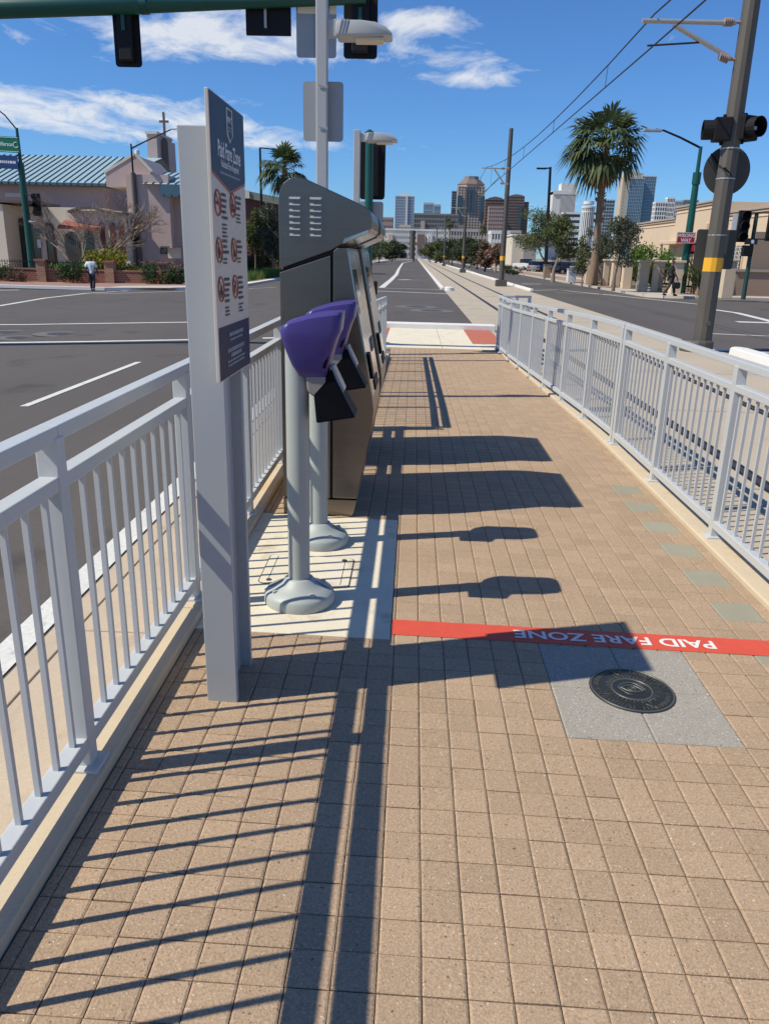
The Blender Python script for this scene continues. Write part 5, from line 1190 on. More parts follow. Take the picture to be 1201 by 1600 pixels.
# brown screen wall with iron gate near the frame's edge
sw = thing('screen_wall', (18.8, 44.5, GR), 'brown stucco screen wall at the street corner before the cream building', 'wall')
a = W(1181, 362, 46); b = W(1260, 362, 46); q = MB(); q.box(a.x, b.x, 46, 46.4, GR, a.z); q.build('panel', M['brownwall'], sw)
q = MB(); q.box(a.x-1.0, b.x, 45.3, 45.6, GR, W(1180, 425, 45.3).z); q.build('low_wall', M['brownwall'], sw); q = MB(); q.box(a.x-1.1, b.x, 45.2, 45.7, W(1180, 425, 45.3).z, W(1180, 421, 45.3).z); q.build('coping', M['tantrim'], sw)
# pillar fence
pf = []
for i, (px, py) in enumerate(((1001, 455), (976, 451), (959, 448.5), (945, 446.5), (1024, 456), (1052, 459.5), (1131, 466), (918, 443))):
    p = G(px, py, .13); h = 1.62 if i != 6 else 1.75
    t = thing('gate_pillar', (p.x, p.y, GR), 'square cream stucco pillar with flat cap in the iron fence by the palm', 'pillar', 'cream pillars of the fence')
    if i == 6: t['label'] = 'salmon stucco pillar with flat cap beside the big catenary pole'; 
    q = MB(); q.box(p.x-.27, p.x+.27, p.y-.27, p.y+.27, GR, GR+h); q.build('shaft', M['tan'], t, bevel=.02)
    q = MB(); q.box(p.x-.36, p.x+.36, p.y-.36, p.y+.36, GR+h, GR+h+.13); q.build('cap', M['tan'], t, bevel=.03); pf.append(p)
def picketfence(label, a, b, h, sp=.2):
    t = thing('iron_fence', (a[0], a[1], GR), label, 'fence'); a = Vector((a[0], a[1], GR)); b = Vector((b[0], b[1], GR)); n = min(290, int((b-a).length/sp)); q = MB(); q.box(-.011, .011, -.011, .011, 0, h); me = q.mesh('picket', M['blackmat'])
    for i in range(n+1): inst('picket', me, t, a.lerp(b, i/n))
    for z in (.15, h-.12): q = MB(); q.bar(a+Vector((0, 0, z)), b+Vector((0, 0, z)), .03, .03); q.build('rail', M['blackmat'], t)
picketfence('black iron picket fence linking the cream pillars', (pf[7].x, pf[7].y), (pf[5].x, pf[5].y), 1.35)
picketfence('black iron picket fence beside the salmon pillar and spiky plants', (pf[5].x, pf[5].y), (22.0, 46.6), 1.0)
picketfence('long black iron fence closing off the gravel lot', (17.2, 66), (17.2, 104), 1.9, .33)

# palm, trees, bushes
p = G(925, 446, .13); PYp = p.y
palm('tall fan palm with full shaggy crown beside the cream pillars', (p.x, p.y, GR), W(946, 222, p.y).z-GR, 3.2, 5, 62, r0=.27, lean=(W(946, 222, p.y).x-p.x, 0))
def tr(name, label, bpx, bpy, ctr_px, ctr_py, wpx, hpx, leaf, n, size, seed, r0=.12, bark='trunk', hang=.3, k=12, group=None, kink=0):
    p = G(bpx, bpy, .13); Y = p.y; c = W(ctr_px, ctr_py, Y); w_ = wpx/F*Y; h = hpx/F*Y; b = Vector((p.x, Y, GR)); off = c-b
    cl = [((off.x+x, y, off.z-h/2+z), r) for (x, y, z), r in ball(w_, w_*.85, h, k, seed, 0, (.26, .40))]
    z1 = max(.8, off.z-h*.42)
    return tree(name, label, b, [(kink*.2, 0, z1*.55), (kink+off.x*.35, 0, z1*.85), (off.x*.8, 0, z1+h*.18)], cl, n, size, leaf, group, bark, r0, seed, hang, aspect=.42)
G_M = 'mesquite trees along the gravel verge'
tr('mesquite_tree', 'mesquite with pale kinked trunk beside the grey utility boxes', 863, 441, 878, 372, 62, 72, 'leaf_mes', 5200, .17, 3, .14, 'barebark', group=None)
tr('mesquite_tree', 'broad mesquite with wispy top behind the tall slim street lamp', 850, 425, 836, 362, 78, 70, 'leaf_mes', 5600, .26, 4, .2, 'barebark')
tr('olive_tree', 'grey leaved tree with slim trunk standing on the gravel corner', 957, 455, 972, 378, 78, 70, 'leaf_grey', 4200, .16, 6, .09, 'trunk', hang=.1)
tr('young_tree', 'small multi stemmed tree between mesquite and palm', 908, 448, 908, 400, 30, 54, 'leaf_mes', 1500, .14, 7, .06, 'barebark')
tr('olive_tree', 'dull dark tree close behind the palm trunk', 935, 440, 932, 385, 50, 66, 'leaf_dark', 2600, .2, 8, .1)
b = G(1010, 444, .13); shrub('round_bush', 'bright green rounded bush behind the cream pillars', (b.x, b.y, GR), 75/F*b.y, 2.6, (W(1005, 374, b.y).z-GR)*1.12, 7500, .17, 'leaf_bush', 12)
b = G(988, 438, .13); shrub('shrub', 'dark green shrub behind the pillars left of the bright bush', (b.x, b.y, GR), 60/F*b.y, 2.2, W(970, 402, b.y).z-GR, 3000, .18, 'leaf_dark', 14)
def spiky(label, px, py, h, seed, leaf='agave', n=70):
    p = G(px, py, .13); b = Vector((p.x, p.y, GR)); t = thing('yucca', b, label, 'yucca', 'spiky plants by the green pole'); rg = random.Random(seed); m = MB(); k = MB(); k.tube([b, b+Vector((.05, 0, h*.35))], [.12, .09], 8); k.build('stem', M['palmbark'], t)
    for i in range(n):
        a = rg.random()*6.283; el = rg.uniform(.15, 1.45); st = b+Vector((.05, 0, h*rg.uniform(.12, .42))); d = Vector((math.cos(a)*math.cos(el), math.sin(a)*math.cos(el), math.sin(el))); L = h*rg.uniform(.4, .62); s = d.cross(Vector((0, 0, 1))).normalized()*.035
        m.add([st-s, st+s, st+d*L*.55+s*.9, st+d*L, st+d*L*.55-s*.9], [(0, 1, 2, 3, 4)])
    m.build('leaves', M[leaf], t); return t
spiky('tall spiky yucca close beside the green lamp pole base', 1080, 459, 2.9, 3, n=120); spiky('spiky yucca midway between green pole and catenary pole', 1096, 461, 2.6, 4, n=120); spiky('spiky pale yucca by the porch column behind the green pole', 1052, 450, 2.3, 5); spiky('low dark spiky plant at the foot of the iron fence', 1088, 462, 1.6, 6, 'leaf_dark', n=110)

# green street light with WRONG WAY sign
p = G(1063, 458, .13); Yw2 = p.y; gl2 = thing('street_light', (p.x, Yw2, GR), 'green street light pole carrying a red WRONG WAY sign', 'street light')
zm_ = W(1083, 285, Yw2).z; tp = W(1090, 229, Yw2)
m = MB(); m.tube([(p.x, Yw2, GR), (p.x, Yw2, zm_)], [.24, .17], 14); m.build('pole', M['green'], gl2, smooth=True)
m = MB(); m.tube([(p.x, Yw2, zm_-.1), (p.x, Yw2, zm_+.5)], .22, 14); m.build('collar', M['green'], gl2, smooth=True)
m = MB(); m.tube([(p.x, Yw2, zm_), (p.x, Yw2, tp.z)], [.11, .09], 10); m.build('upper_pole', M['green'], gl2, smooth=True)
e = W(1004, 204, Yw2); kn = W(1030, 202, Yw2); st_ = Vector((p.x, Yw2, W(1089, 231, Yw2).z)); m = MB(); m.tube([st_, st_.lerp(kn, .5)+Vector((0, 0, .05)), st_.lerp(kn, .9)+Vector((0, 0, .03)), kn+Vector((-.2, 0, 0)), e+Vector((.9, 0, 0))], [.06, .055, .05, .045, .045], 8); m.build('arm', M['blackmat'], gl2, smooth=True)
m = MB(); m.box(e.x, e.x+1.0, Yw2-.16, Yw2+.16, e.z-.06, e.z+.08); m.build('lamp', M['galv'], gl2, bevel=.04)
a = W(1057.5, 362.5, Yw2-.3); b = W(1084.5, 381, Yw2-.3); m = MB(); m.prism(rrect(a.x, b.x, b.z, a.z, .04), 'xz', Yw2-.32, Yw2-.3); o = m.build('wrong_way_sign', mat('sign_bright_red', (.42, .012, .018), .4), gl2)
cxx, czz, hh = (a.x+b.x)/2, (a.z+b.z)/2, a.z-b.z
text('WRONG', hh*.44, M['signwhite'], o, frame((cxx, Yw2-.325, czz+hh*.2), (1, 0, 0), (0, 0, 1)), bold=.007, sx=.92); text('WAY', hh*.44, M['signwhite'], o, frame((cxx, Yw2-.325, czz-hh*.22), (1, 0, 0), (0, 0, 1)), bold=.007, sx=.92)
m = MB(); m.tube([(x, Yw2-.325, z) for x, z in rrect(a.x+.03, b.x-.03, b.z+.03, a.z-.03, .03)+[rrect(a.x+.03, b.x-.03, b.z+.03, a.z-.03, .03)[0]]], .010, 4); m.build('border', M['signwhite'], o)
c = W(1086, 388, Yw2-.2); redl = mat('red_signal_lens', (.5, .02, .02), .4); rn = redl.node_tree.nodes['Principled BSDF']; rn.inputs['Emission Color'].default_value = (1, .03, .02, 1); rn.inputs['Emission Strength'].default_value = .08
m = MB(); m.box(c.x-.32, c.x+.32, Yw2-.3, Yw2-.05, c.z-.3, c.z+.3); o = m.build('pedestrian_signal', M['blackmat'], gl2, bevel=.03)
m = MB(); m.box(c.x-.24, c.x-.02, Yw2-.32, Yw2-.301, c.z-.17, c.z+.17); m.build('lens', redl, o)
c = W(1064, 427, Yw2-.27); m = MB(); m.box(c.x-.1, c.x+.12, Yw2-.30, Yw2-.24, c.z-.18, c.z+.18); o = m.build('push_button_sign', M['signwhite'], gl2); m = MB(); m.box(c.x-.03, c.x+.05, Yw2-.306, Yw2-.301, c.z-.12, c.z); m.build('mark', M['ink'], o)

# dark signal pole near the frame edge
p = G(1160, 468, .13); Ys = p.y; s3 = thing('signal_pole', (p.x, Ys, GR), 'slim dark green signal pole with black signals before the cream building', 'signal pole')
tz = W(1185, 333, Ys).z; m = MB(); m.tube([(p.x, Ys, GR), (p.x, Ys, tz)], [.11, .09], 10); m.build('pole', mat('dark_green_paint', (.02, .055, .045), .45), s3, smooth=True)
c = W(1162, 354, Ys); signal(s3, (c.x-.1, Ys-.1, c.z), .62, 1.42, 3, back=False, face=-1); c2 = W(1199, 352, Ys); signal(s3, (c2.x+.2, Ys-.1, c2.z), .62, 1.42, 3, back=False, face=-1)
for zz_ in (c.z+.62, c.z-.55): m = MB(); m.bar((c.x, Ys-.08, zz_), (c2.x, Ys-.08, zz_), .05, .05); m.build('bracket', M['blackmat'], s3)
a = W(1152, 334, Ys+.15); b = W(1164, 368, Ys+.15); m = MB(); m.box(a.x-.25, b.x, Ys+.05, Ys+.06, b.z, a.z); m.build('white_backplate', M['signwhite'], s3)
c = W(1172, 377.5, Ys-.15); m = MB(); m.box(c.x-.3, c.x+.3, Ys-.2, Ys-.18, c.z-.13, c.z+.13); o = m.build('one_way_sign', M['ink'], s3); m = MB(); m.box(c.x+.0, c.x+.14, Ys-.206, Ys-.201, c.z-.08, c.z+.08); m.build('arrow', M['signwhite'], o)
c = W(1166, 392, Ys-.15); m = MB(); m.box(c.x-.24, c.x+.24, Ys-.32, Ys-.1, c.z-.25, c.z+.25); m.build('pedestrian_signal', M['blackmat'], s3, bevel=.03)

# slim street lamp, utility boxes
p = G(851, 432, .13); Yl = min(p.y, 86); x = W(851, 432, Yl).x; tp = W(861, 261, Yl)
l4 = thing('street_lamp', (x, Yl, GR), 'tall slim dark street lamp with short flat arm among the mesquites', 'street lamp')
m = MB(); m.tube([(x, Yl, GR), (tp.x-.1, Yl, tp.z)], [.19, .12], 8); m.build('pole', M['blackmat'], l4)
e = W(838, 262.5, Yl); m = MB(); m.bar((tp.x, Yl, tp.z-.1), (e.x+.7, Yl, tp.z-.12), .12, .12); m.build('arm', M['blackmat'], l4); m = MB(); m.box(e.x, e.x+.9, Yl-.15, Yl+.15, tp.z-.22, tp.z-.08); m.build('lamp', M['blackmat'], l4)
for px, py, w_, h_, lb, mt in ((891, 441, .62, .95, 'pale grey metal utility box standing on the gravel by the palm', 'signwhite'), (853, 434, .6, 1.1, 'brown metal utility cabinet at the foot of the slim street lamp', 'brownwall')):
    p = G(px, py, .13); t = thing('utility_box', (p.x, p.y, GR), lb, 'utility box'); q = MB(); q.box(p.x-w_/2, p.x+w_/2, p.y-.3, p.y+.3, GR, GR+h_); o = q.build('cabinet', M[mt], t, bevel=.03)
    q = MB(); q.box(p.x-w_/2-.03, p.x+w_/2+.03, p.y-.33, p.y+.33, GR+h_, GR+h_+.05); q.build('lid', M[mt], t, bevel=.01); q = MB(); q.box(p.x+.08, p.x+.22, p.y-.315, p.y-.301, GR+h_*.72, GR+h_*.82); q.build('label', M['ink'], t)

# ================================================================ PEOPLE
def skin(name, mt, joints, edges, parent, root=0):
    base = ORG[parent.name]; me = bpy.data.meshes.new(name); me.from_pydata([tuple(Vector(j[0])-base) for j in joints], edges, []); me.materials.append(mt)
    o = bpy.data.objects.new(name, me); COL.objects.link(o); o.parent = parent; ORG[o.name] = base
    md_ = o.modifiers.new('skin', 'SKIN'); md_.use_smooth_shade = True
    if not me.skin_vertices: me.skin_vertices.new() if hasattr(me.skin_vertices, 'new') else None
    for i, j in enumerate(joints):
        v = me.skin_vertices[0].data[i]; r = j[1]; v.radius = (r, r) if not isinstance(r, tuple) else r; v.use_root = (i == root)
    s = o.modifiers.new('sub', 'SUBSURF'); s.levels = 2; s.render_levels = 2; return o
SK = mat('skin_brown', (.105, .055, .035), .6); HR = mat('hair_black', (.012, .010, .010), .7)
def person(base, H, head, stride, label, shirt, trousers, shoes, bag=None, lean=0.0, sleeve=.55, armswing=.18):
    """walking figure; head = compass direction (radians from +x) it walks towards"""
    t = thing('person', base, label, 'person'); B = Vector(base); s = H/1.75; fw = Vector((math.cos(head), math.sin(head), 0)); lt = Vector((-fw.y, fw.x, 0))
    def P(f_, l, z): return B+fw*((f_+lean*z)*s)+lt*(l*s)+Vector((0, 0, z*s))
    J = dict(pel=P(0, 0, .95), sp=P(.01, 0, 1.18), ch=P(.0, 0, 1.36), nk=P(.02, 0, 1.49), hd=P(.05, 0, 1.62), tp=P(.05, 0, 1.70),
             sl=P(0, .18, 1.40), sr=P(0, -.18, 1.40), el=P(-armswing*.7, .25, 1.13), er=P(armswing*.5, -.25, 1.13), wl=P(-armswing*.6, .27, .88), wr=P(armswing*1.3, -.25, .90),
             hl=P(0, .09, .90), hr=P(0, -.09, .90), kl=P(stride*.45, .09, .50), kr=P(-stride*.15, -.09, .50), al=P(stride*.55, .09, .09), ar=P(-stride*.75, -.09, .13), tl=P(stride*.55+.17, .10, .04), tr=P(-stride*.75+.15, -.10, .05))
    hl_, hr_ = P(-armswing*.5, .27, .79), P(armswing*1.45, -.25, .81)
    names = list(J); rad = dict(pel=.135, sp=.125, ch=.14, nk=.055, hd=.088, tp=.07, sl=.07, sr=.07, el=.045, er=.045, wl=.032, wr=.032, hl=.085, hr=.085, kl=.058, kr=.058, al=.04, ar=.04, tl=.03, tr=.03)
    pts = [(J[k], rad[k]*s) for k in names]; ix = {k: i for i, k in enumerate(names)}
    pts += [(hl_, .035*s), (hr_, .035*s)]; ix['hL'] = len(pts)-2; ix['hR'] = len(pts)-1
    ed = [('pel', 'sp'), ('sp', 'ch'), ('ch', 'nk'), ('nk', 'hd'), ('hd', 'tp'), ('ch', 'sl'), ('ch', 'sr'), ('sl', 'el'), ('sr', 'er'), ('el', 'wl'), ('er', 'wr'), ('wl', 'hL'), ('wr', 'hR'), ('pel', 'hl'), ('pel', 'hr'), ('hl', 'kl'), ('hr', 'kr'), ('kl', 'al'), ('kr', 'ar'), ('al', 'tl'), ('ar', 'tr')]
    body = skin('body', SK, pts, [(ix[a], ix[b]) for a, b in ed], t)
    for side, k0, k1 in ((1, 'wl', hl_), (-1, 'wr', hr_)):   # five fingers
        for i, off in enumerate((-.03, -.012, .006, .024)):
            q = MB(); a = k1+fw*off*s; q.tube([a, a+Vector((0, 0, -.05*s))+fw*.008*s, a+Vector((0, 0, -(.085-.008*abs(i-1.5))*s))+fw*.02*s], [.009*s, .008*s, .006*s], 5); q.build('finger', SK, body)
        q = MB(); a = k1+Vector((0, 0, .03*s)); q.tube([a, a+fw*.045*s+Vector((0, 0, -.03*s)), a+fw*.055*s+Vector((0, 0, -.06*s))], [.010*s, .009*s, .007*s], 5); q.build('thumb', SK, body)
    def cl(nm, mt, ks, eds, grow, extra=()):
        ii = {k: i for i, k in enumerate(ks)}; return skin(nm, mt, [((J[k] if isinstance(k, str) else k), (rad.get(k, .1)+grow)*s) for k in ks], [(ii[a], ii[b]) for a, b in eds], t)
    J['she'] = J['sl'].lerp(J['el'], sleeve*1.5); J['shr'] = J['sr'].lerp(J['er'], sleeve*1.5); rad['she'] = rad['shr'] = .055; J['hem'] = P(0, 0, .80); rad['hem'] = .15
    J['nb'] = P(0, 0, 1.46); rad['nb'] = .06
    cl('shirt', shirt, ['sp', 'pel', 'hem', 'ch', 'nb', 'sl', 'sr', 'she', 'shr'], [('sp', 'pel'), ('pel', 'hem'), ('sp', 'ch'), ('ch', 'nb'), ('ch', 'sl'), ('ch', 'sr'), ('sl', 'she'), ('sr', 'shr')], .025)
    J['cl'] = J['kl'].lerp(J['al'], .9); J['cr'] = J['kr'].lerp(J['ar'], .9); rad['cl'] = rad['cr'] = .06
    cl('trousers', trousers, ['pel', 'hl', 'hr', 'kl', 'kr', 'cl', 'cr'], [('pel', 'hl'), ('pel', 'hr'), ('hl', 'kl'), ('hr', 'kr'), ('kl', 'cl'), ('kr', 'cr')], .016)
    for a, b in (('al', 'tl'), ('ar', 'tr')): skin('shoe', shoes, [(J[a]+Vector((0, 0, -.03*s))-fw*.05*s, .045*s), (J[a]+Vector((0, 0, -.03*s))+fw*.05*s, .05*s), (J[b], .038*s)], [(0, 1), (1, 2)], t)
    skin('hair', HR, [(P(.02, 0, 1.64), .088*s), (P(.035, 0, 1.715), .078*s)], [(0, 1)], t)
    q = MB(); c = J['hd']+fw*.088*s
    for l in (-.03, .03): q.tube([c+lt*l*s+Vector((0, 0, .02*s)), c+lt*l*s+Vector((0, 0, .02*s))+fw*.006*s], .009*s, 6)
    q.tube([c-fw*.02*s, c+fw*.012*s-Vector((0, 0, .03*s))], [.012*s, .016*s], 6); q.tube([c+lt*.03*s-Vector((0, 0, .055*s)), c-lt*.03*s-Vector((0, 0, .055*s))], .006*s, 5); q.build('face', SK, body)
    q = MB()
    for l in (-.092, .092): q.tube([J['hd']+lt*l*s+Vector((0, 0, .03*s)), J['hd']+lt*l*s-Vector((0, 0, .03*s))], .018*s, 6)
    q.build('ear', SK, body)
    return t, J, P, s
WS = mat('white_tshirt', (.76, .76, .78), .8); DT = mat('dark_trousers', (.035, .028, .032), .85); BK = mat('black_shoes', (.012, .012, .012), .5); BS = mat('black_tshirt', (.022, .018, .018), .85); GT = mat('grey_trousers', (.05, .045, .045), .85)
p = G(146, 455.5); person((p.x, p.y, gz(p.x)), 1.74, R_(100), .30, 'person in loose white shirt and dark trousers walking away across the road', WS, DT, BK)
p = G(1045, 463.5, .1); t, J, P_, s_ = person((p.x, p.y, GR-.01), 1.80, R_(-5), .42, 'person in black shirt walking on the corner with a black bag', BS, GT, BK, lean=-.04)
hb = J['wr']+Vector((0, 0, -.12)); bg_ = thing('shoulder_bag', (hb.x, hb.y, hb.z-.42), 'black soft bag hanging from the hand of the person in black', 'bag')
q = MB(); q.prism(rrect(hb.x-.20, hb.x+.20, hb.z-.42, hb.z-.10, .09), 'xz', hb.y-.08, hb.y+.08); q.build('pouch', BK, bg_, bevel=.03); q = MB(); q.tube([(hb.x-.12, hb.y, hb.z-.12), (hb.x-.05, hb.y, hb.z+.01), (hb.x+.05, hb.y, hb.z+.01), (hb.x+.12, hb.y, hb.z-.12)], .012, 6); q.build('handle', BK, bg_)

# ================================================================ SKYLINE
def bmat(name, c, rough=.7, metal=0.0): return mat(name, c, rough, metal, var=.05, vscale=.05)
GLB = mat('tower_glass_blue', (.055, .08, .105), .12, .15); GLP = mat('tower_glass_pale', (.24, .31, .39), .2, .2); GLD = mat('tower_glass_dark', (.035, .045, .06), .15, .1); GLT = mat('tower_glass_teal', (.10, .19, .25), .12, .3)
BEI = bmat('tower_beige', (.42, .345, .285)); BRN = bmat('tower_brown', (.20, .13, .105)); WHT = bmat('tower_white', (.68, .67, .64)); PNK = bmat('tower_pink', (.34, .25, .225)); GRY = bmat('tower_grey', (.22, .22, .215)); TANC = bmat('tower_tan', (.52, .44, .34)); LGR = bmat('tower_light_grey', (.42, .45, .48))
def tower(label, px0, px1, pyt, Y, glass, frame_, rows, cols, vert=.25, horiz=.25, depth=None, name='office_tower', parent=None, pyb=None, sides=True):
    """a box of glass with real floor bands and piers standing proud of it"""
    a = W(px0, pyt, Y); b = W(px1, pyt, Y); w_ = b.x-a.x; dp = depth or w_*.9; zt_ = max(a.z, b.z); z0 = -.3 if pyb is None else W(px0, pyb, Y).z
    t = parent or thing(name, ((a.x+b.x)/2, Y+dp/2, z0), label, 'tower' if name == 'office_tower' else 'building')
    q = MB(); q.box(a.x, b.x, Y, Y+dp, z0, zt_); q.build('glass_core', glass, t)
    fh = (zt_-z0)/rows; pw = w_/cols; pr = max(.35, w_*.012); q = MB(); k = max(2, round(dp/pw))
    for i in range(rows):
        z = z0+fh*i; h = fh*horiz
        if horiz > 0:
            q.box(a.x-pr, b.x+pr, Y-pr, Y, z, z+h)
            if sides: q.box(a.x-pr, a.x, Y+.01, Y+dp, z, z+h); q.box(b.x, b.x+pr, Y+.01, Y+dp, z, z+h)
    if horiz > 0: q.build('floor_band', frame_, t)
    q = MB()
    if vert > 0:
        for j in range(cols+1): x = a.x+pw*j; h = pw*vert/2; q.box(max(a.x-pr*1.2, x-h), min(b.x+pr*1.2, x+h), Y-pr*1.3, Y, z0, zt_)
        for j in range(k+1):
            y = Y+dp*j/k; h = pw*vert/2; q.box(a.x-pr*1.3, a.x, max(Y+.02, y-h), min(Y+dp, y+h), z0, zt_); q.box(b.x, b.x+pr*1.3, max(Y+.02, y-h), min(Y+dp, y+h), z0, zt_)
        q.build('pier', frame_, t)
    q = MB(); q.box(a.x-pr*1.5, b.x+pr*1.5, Y-pr*1.5, Y+dp+pr, zt_, zt_+max(1.0, fh*.35)); q.build('parapet', frame_, t)
    return t, a, b, zt_, dp
YT = 1500.0
t, a, b, zt_, dp = tower('pale blue glass tower with white vertical stripe, left of the dark hotel block', 618, 647, 308, YT, GLP, LGR, 22, 8, .12, .18)
q = MB(); x = W(636, 300, YT).x; q.box(x-1.5, x+1.5, YT-2.5, YT, 0, zt_+4); q.build('white_stripe', WHT, t); q = MB(); q.box(a.x+8, b.x-8, YT+5, YT+18, zt_, zt_+6); q.build('plant_room', WHT, t)
t, a, b, zt_, dp = tower('low blue glass twin tower rising behind the dark hotel block', 662, 677, 320, 1700, GLP, LGR, 9, 6, .08, .10); tower('', 678.2, 688, 322.5, 1700, GLP, LGR, 9, 5, .08, .10, parent=t)
t, *_ = tower('long dark grey hotel block between the pale glass tower and the beige tower', 647, 715, 337, 1350, GLD, GRY, 9, 26, .35, .35, depth=40, name='hotel_block'); 
q = MB(); a = W(657, 345, 1349); b = W(662, 392, 1349); q.box(a.x, b.x, 1346, 1350, b.z, a.z); q.build('stair_bay', BEI, t)
t, a, b, zt_, dp = tower('slender curved dark blue glass tower just left of the beige tower', 706, 720, 300, 1650, GLB, GRY, 26, 5, .0, .22)
# the beige tower with the octagonal crown
t, a, b, zt_, dp = tower('tall beige gridded tower with chamfered glass corners and octagonal dark crown', 716, 757, 293, YT-80, GLB, BEI, 27, 9, .42, .42)
Y = YT-80; cx_ = (a.x+b.x)/2; hw = (b.x-a.x)/2
for s in (-1, 1):
    q = MB(); x = cx_+s*hw; q.box(x-s*hw*.30, x+s*1.0, Y-2.6, Y+10, zt_-52, zt_-14); q.build('glass_corner', GLB, t)
    q = MB(); q.box(cx_+s*hw*.16-3, cx_+s*hw*.16+3, Y-3.0, Y-1, zt_-38, zt_-4); q.build('glass_bay', GLB, t)
def octa(r, y0): return [(cx_+r*math.cos(R_(22.5+45*i)), y0+r*math.sin(R_(22.5+45*i))) for i in range(8)]
yc_ = Y+hw*.9
q = MB(); q.prism(octa(hw*1.06, yc_), 'xy', zt_, zt_+5); q.build('crown_base', BEI, t)
q = MB(); o1, o2 = octa(hw*1.12, yc_), octa(hw*.72, yc_); q.add([(x, y, zt_+5) for x, y in o1]+[(x, y, zt_+13) for x, y in o2], [tuple(range(8, 16))]+[(i, (i+1) % 8, 8+(i+1) % 8, 8+i) for i in range(8)]); q.build('crown_roof', BRN, t)
q = MB(); q.prism(octa(hw*.60, yc_), 'xy', zt_+13, zt_+18); q.build('crown_lantern', GRY, t)
t, a, b, zt_, dp = tower('brown granite office tower with curved top beside the catenary pole', 759, 788, 313, YT, GLD, BRN, 20, 8, .2, .5)
q = MB(); q.prism([(a.x-1, zt_), (a.x+6, zt_+4), ((a.x+b.x)/2, zt_+6), (b.x-6, zt_+4), (b.x+1, zt_)], 'xz', YT-1, YT+dp); q.build('curved_top', BRN, t)
tower('pinkish stepped office block in front of the brown granite tower', 764, 787, 325, YT-160, GLD, PNK, 13, 7, .45, .45)
t, a, b, zt_, dp = tower('brown office tower with shoulder and blue glass strip right of the catenary pole', 794, 819, 308, YT-40, GLD, BRN, 22, 8, .15, .5)
tower('', 819.2, 825.5, 317, YT-36, GLD, BRN, 20, 2, .15, .5, parent=t); q = MB(); x0 = W(807.5, 300, YT).x; x1 = W(811.5, 300, YT).x; q.box(x0, x1, YT-46, YT-40, 0, zt_-14); q.build('glass_strip', GLB, t)
q = MB(); q.prism([(a.x, zt_), (a.x+5, zt_+3), ((a.x+b.x)/2, zt_+4.5), (b.x-3, zt_+3), (b.x, zt_)], 'xz', YT-40, YT-10); q.build('curved_top', BRN, t)
t, a, b, zt_, dp = tower('white slab tower with dark vertical slots left of the palm', 876, 899, 305, YT, GLD, WHT, 2, 13, .55, .06, depth=30)
q = MB(); q.box(a.x-14, a.x-1, YT+1, YT+30, 0, zt_+6); q.build('blank_side', WHT, t); q = MB(); q.box(a.x-14, b.x+1, YT-1, YT+31, zt_+1, zt_+7); q.build('roof_slab', WHT, t)
tower('low white banded office block at the foot of the white slab tower', 880, 906, 335, YT-200, GLD, WHT, 8, 6, .0, .5)
c0 = W(908, 330, 900); c1 = W(928.5, 330, 900); r = (c1.x-c0.x)/2; cx_ = (c0.x+c1.x)/2; zt_ = W(918, 318, 900).z
t = thing('round_tower', (cx_, 900, -.3), 'white round hotel tower with flat drum top beside the palm trunk', 'tower')
q = MB(); q.lathe([(r*.9, 0), (r*.9, zt_-3)], cx_, 900, 28); q.build('drum', GLD, t)
q = MB()
for i in range(20): a_ = 2*math.pi*i/20; q.bar((cx_+r*.92*math.cos(a_), 900+r*.92*math.sin(a_), 0), (cx_+r*.92*math.cos(a_), 900+r*.92*math.sin(a_), zt_-3), r*.14, r*.14, (math.cos(a_), math.sin(a_), 0))
q.build('pier', WHT, t)
for z, rr, h in ((zt_-9, 1.0, 1.2), (zt_-4.5, 1.05, 1.5), (zt_-1, .8, 3.2)): q = MB(); q.lathe([(r*rr, 0), (r*rr, h)], cx_, 900, 28, z); q.build('ring', WHT, t)
tower('small bluish grey tower half hidden behind the palm trunk', 944, 960, 314, YT, GLT, LGR, 18, 4, .1, .25)
t, a, b, zt_, dp = tower('tan and glass office tower with slanted shoulders right of the palm', 974, 1004, 272, YT-100, GLT, TANC, 26, 4, .85, .65)
tower('', 984, 1006, 280, YT-112, GLT, LGR, 26, 8, .05, .08, parent=t, depth=30); tower('', 1006.2, 1025, 277, YT-100, GLT, LGR, 26, 6, .05, .08, parent=t); q = MB(); q.box(a.x+10, a.x+22, YT-90, YT-80, zt_, zt_+5); q.build('plant_room', TANC, t)
for i, (x0, x1, yt, gl, fr, lb) in enumerate(((1024, 1042, 318, GLB, WHT, 'white framed apartment tower behind the cream corner building'), (1042.5, 1054, 311, GLB, WHT, 'narrow white tower behind the cream corner building'), (1054.5, 1066, 316, GLT, LGR, 'teal glass block behind the cornice of the cream building'), (1068, 1090, 315, GLT, GRY, 'wide grey green glass block behind the cornice of the cream building'))): tower(lb, x0, x1, yt, 1200, gl, fr, 14, 5, .3, .3)
tower('grey brown office block just right of the ticket machine hood', 597, 614, 343, 1250, GLD, PNK, 6, 5, .5, .6)
t, a, b, zt_, dp = tower('white and cream apartment building closing the far end of the street', 602, 700, 362, 560, GLD, WHT, 5, 30, .55, .5, depth=30, name='apartment_building')
tower('', 625, 640, 355, 596, GLD, TANC, 5, 4, .7, .7, parent=t, depth=8); 
for i, (x0, x1) in enumerate(((606, 613), (652, 662), (668, 674))):
    q = MB(); a = W(x0, 366, 558); b = W(x1, 395, 558); q.box(a.x, b.x, 556, 560, b.z, a.z); q.build('bay', (TANC, BRN, WHT)[i], t)
tower('long pale parking structure with square openings behind the street trees', 700, 812, 364, 620, GLD, bmat('garage_concrete', (.46, .42, .37)), 4, 26, .45, .45, depth=30, name='parking_structure')
tower('white and blue low building behind the roadside trees', 768, 795, 366, 420, GLB, WHT, 3, 6, .4, .4, depth=16, name='low_building')
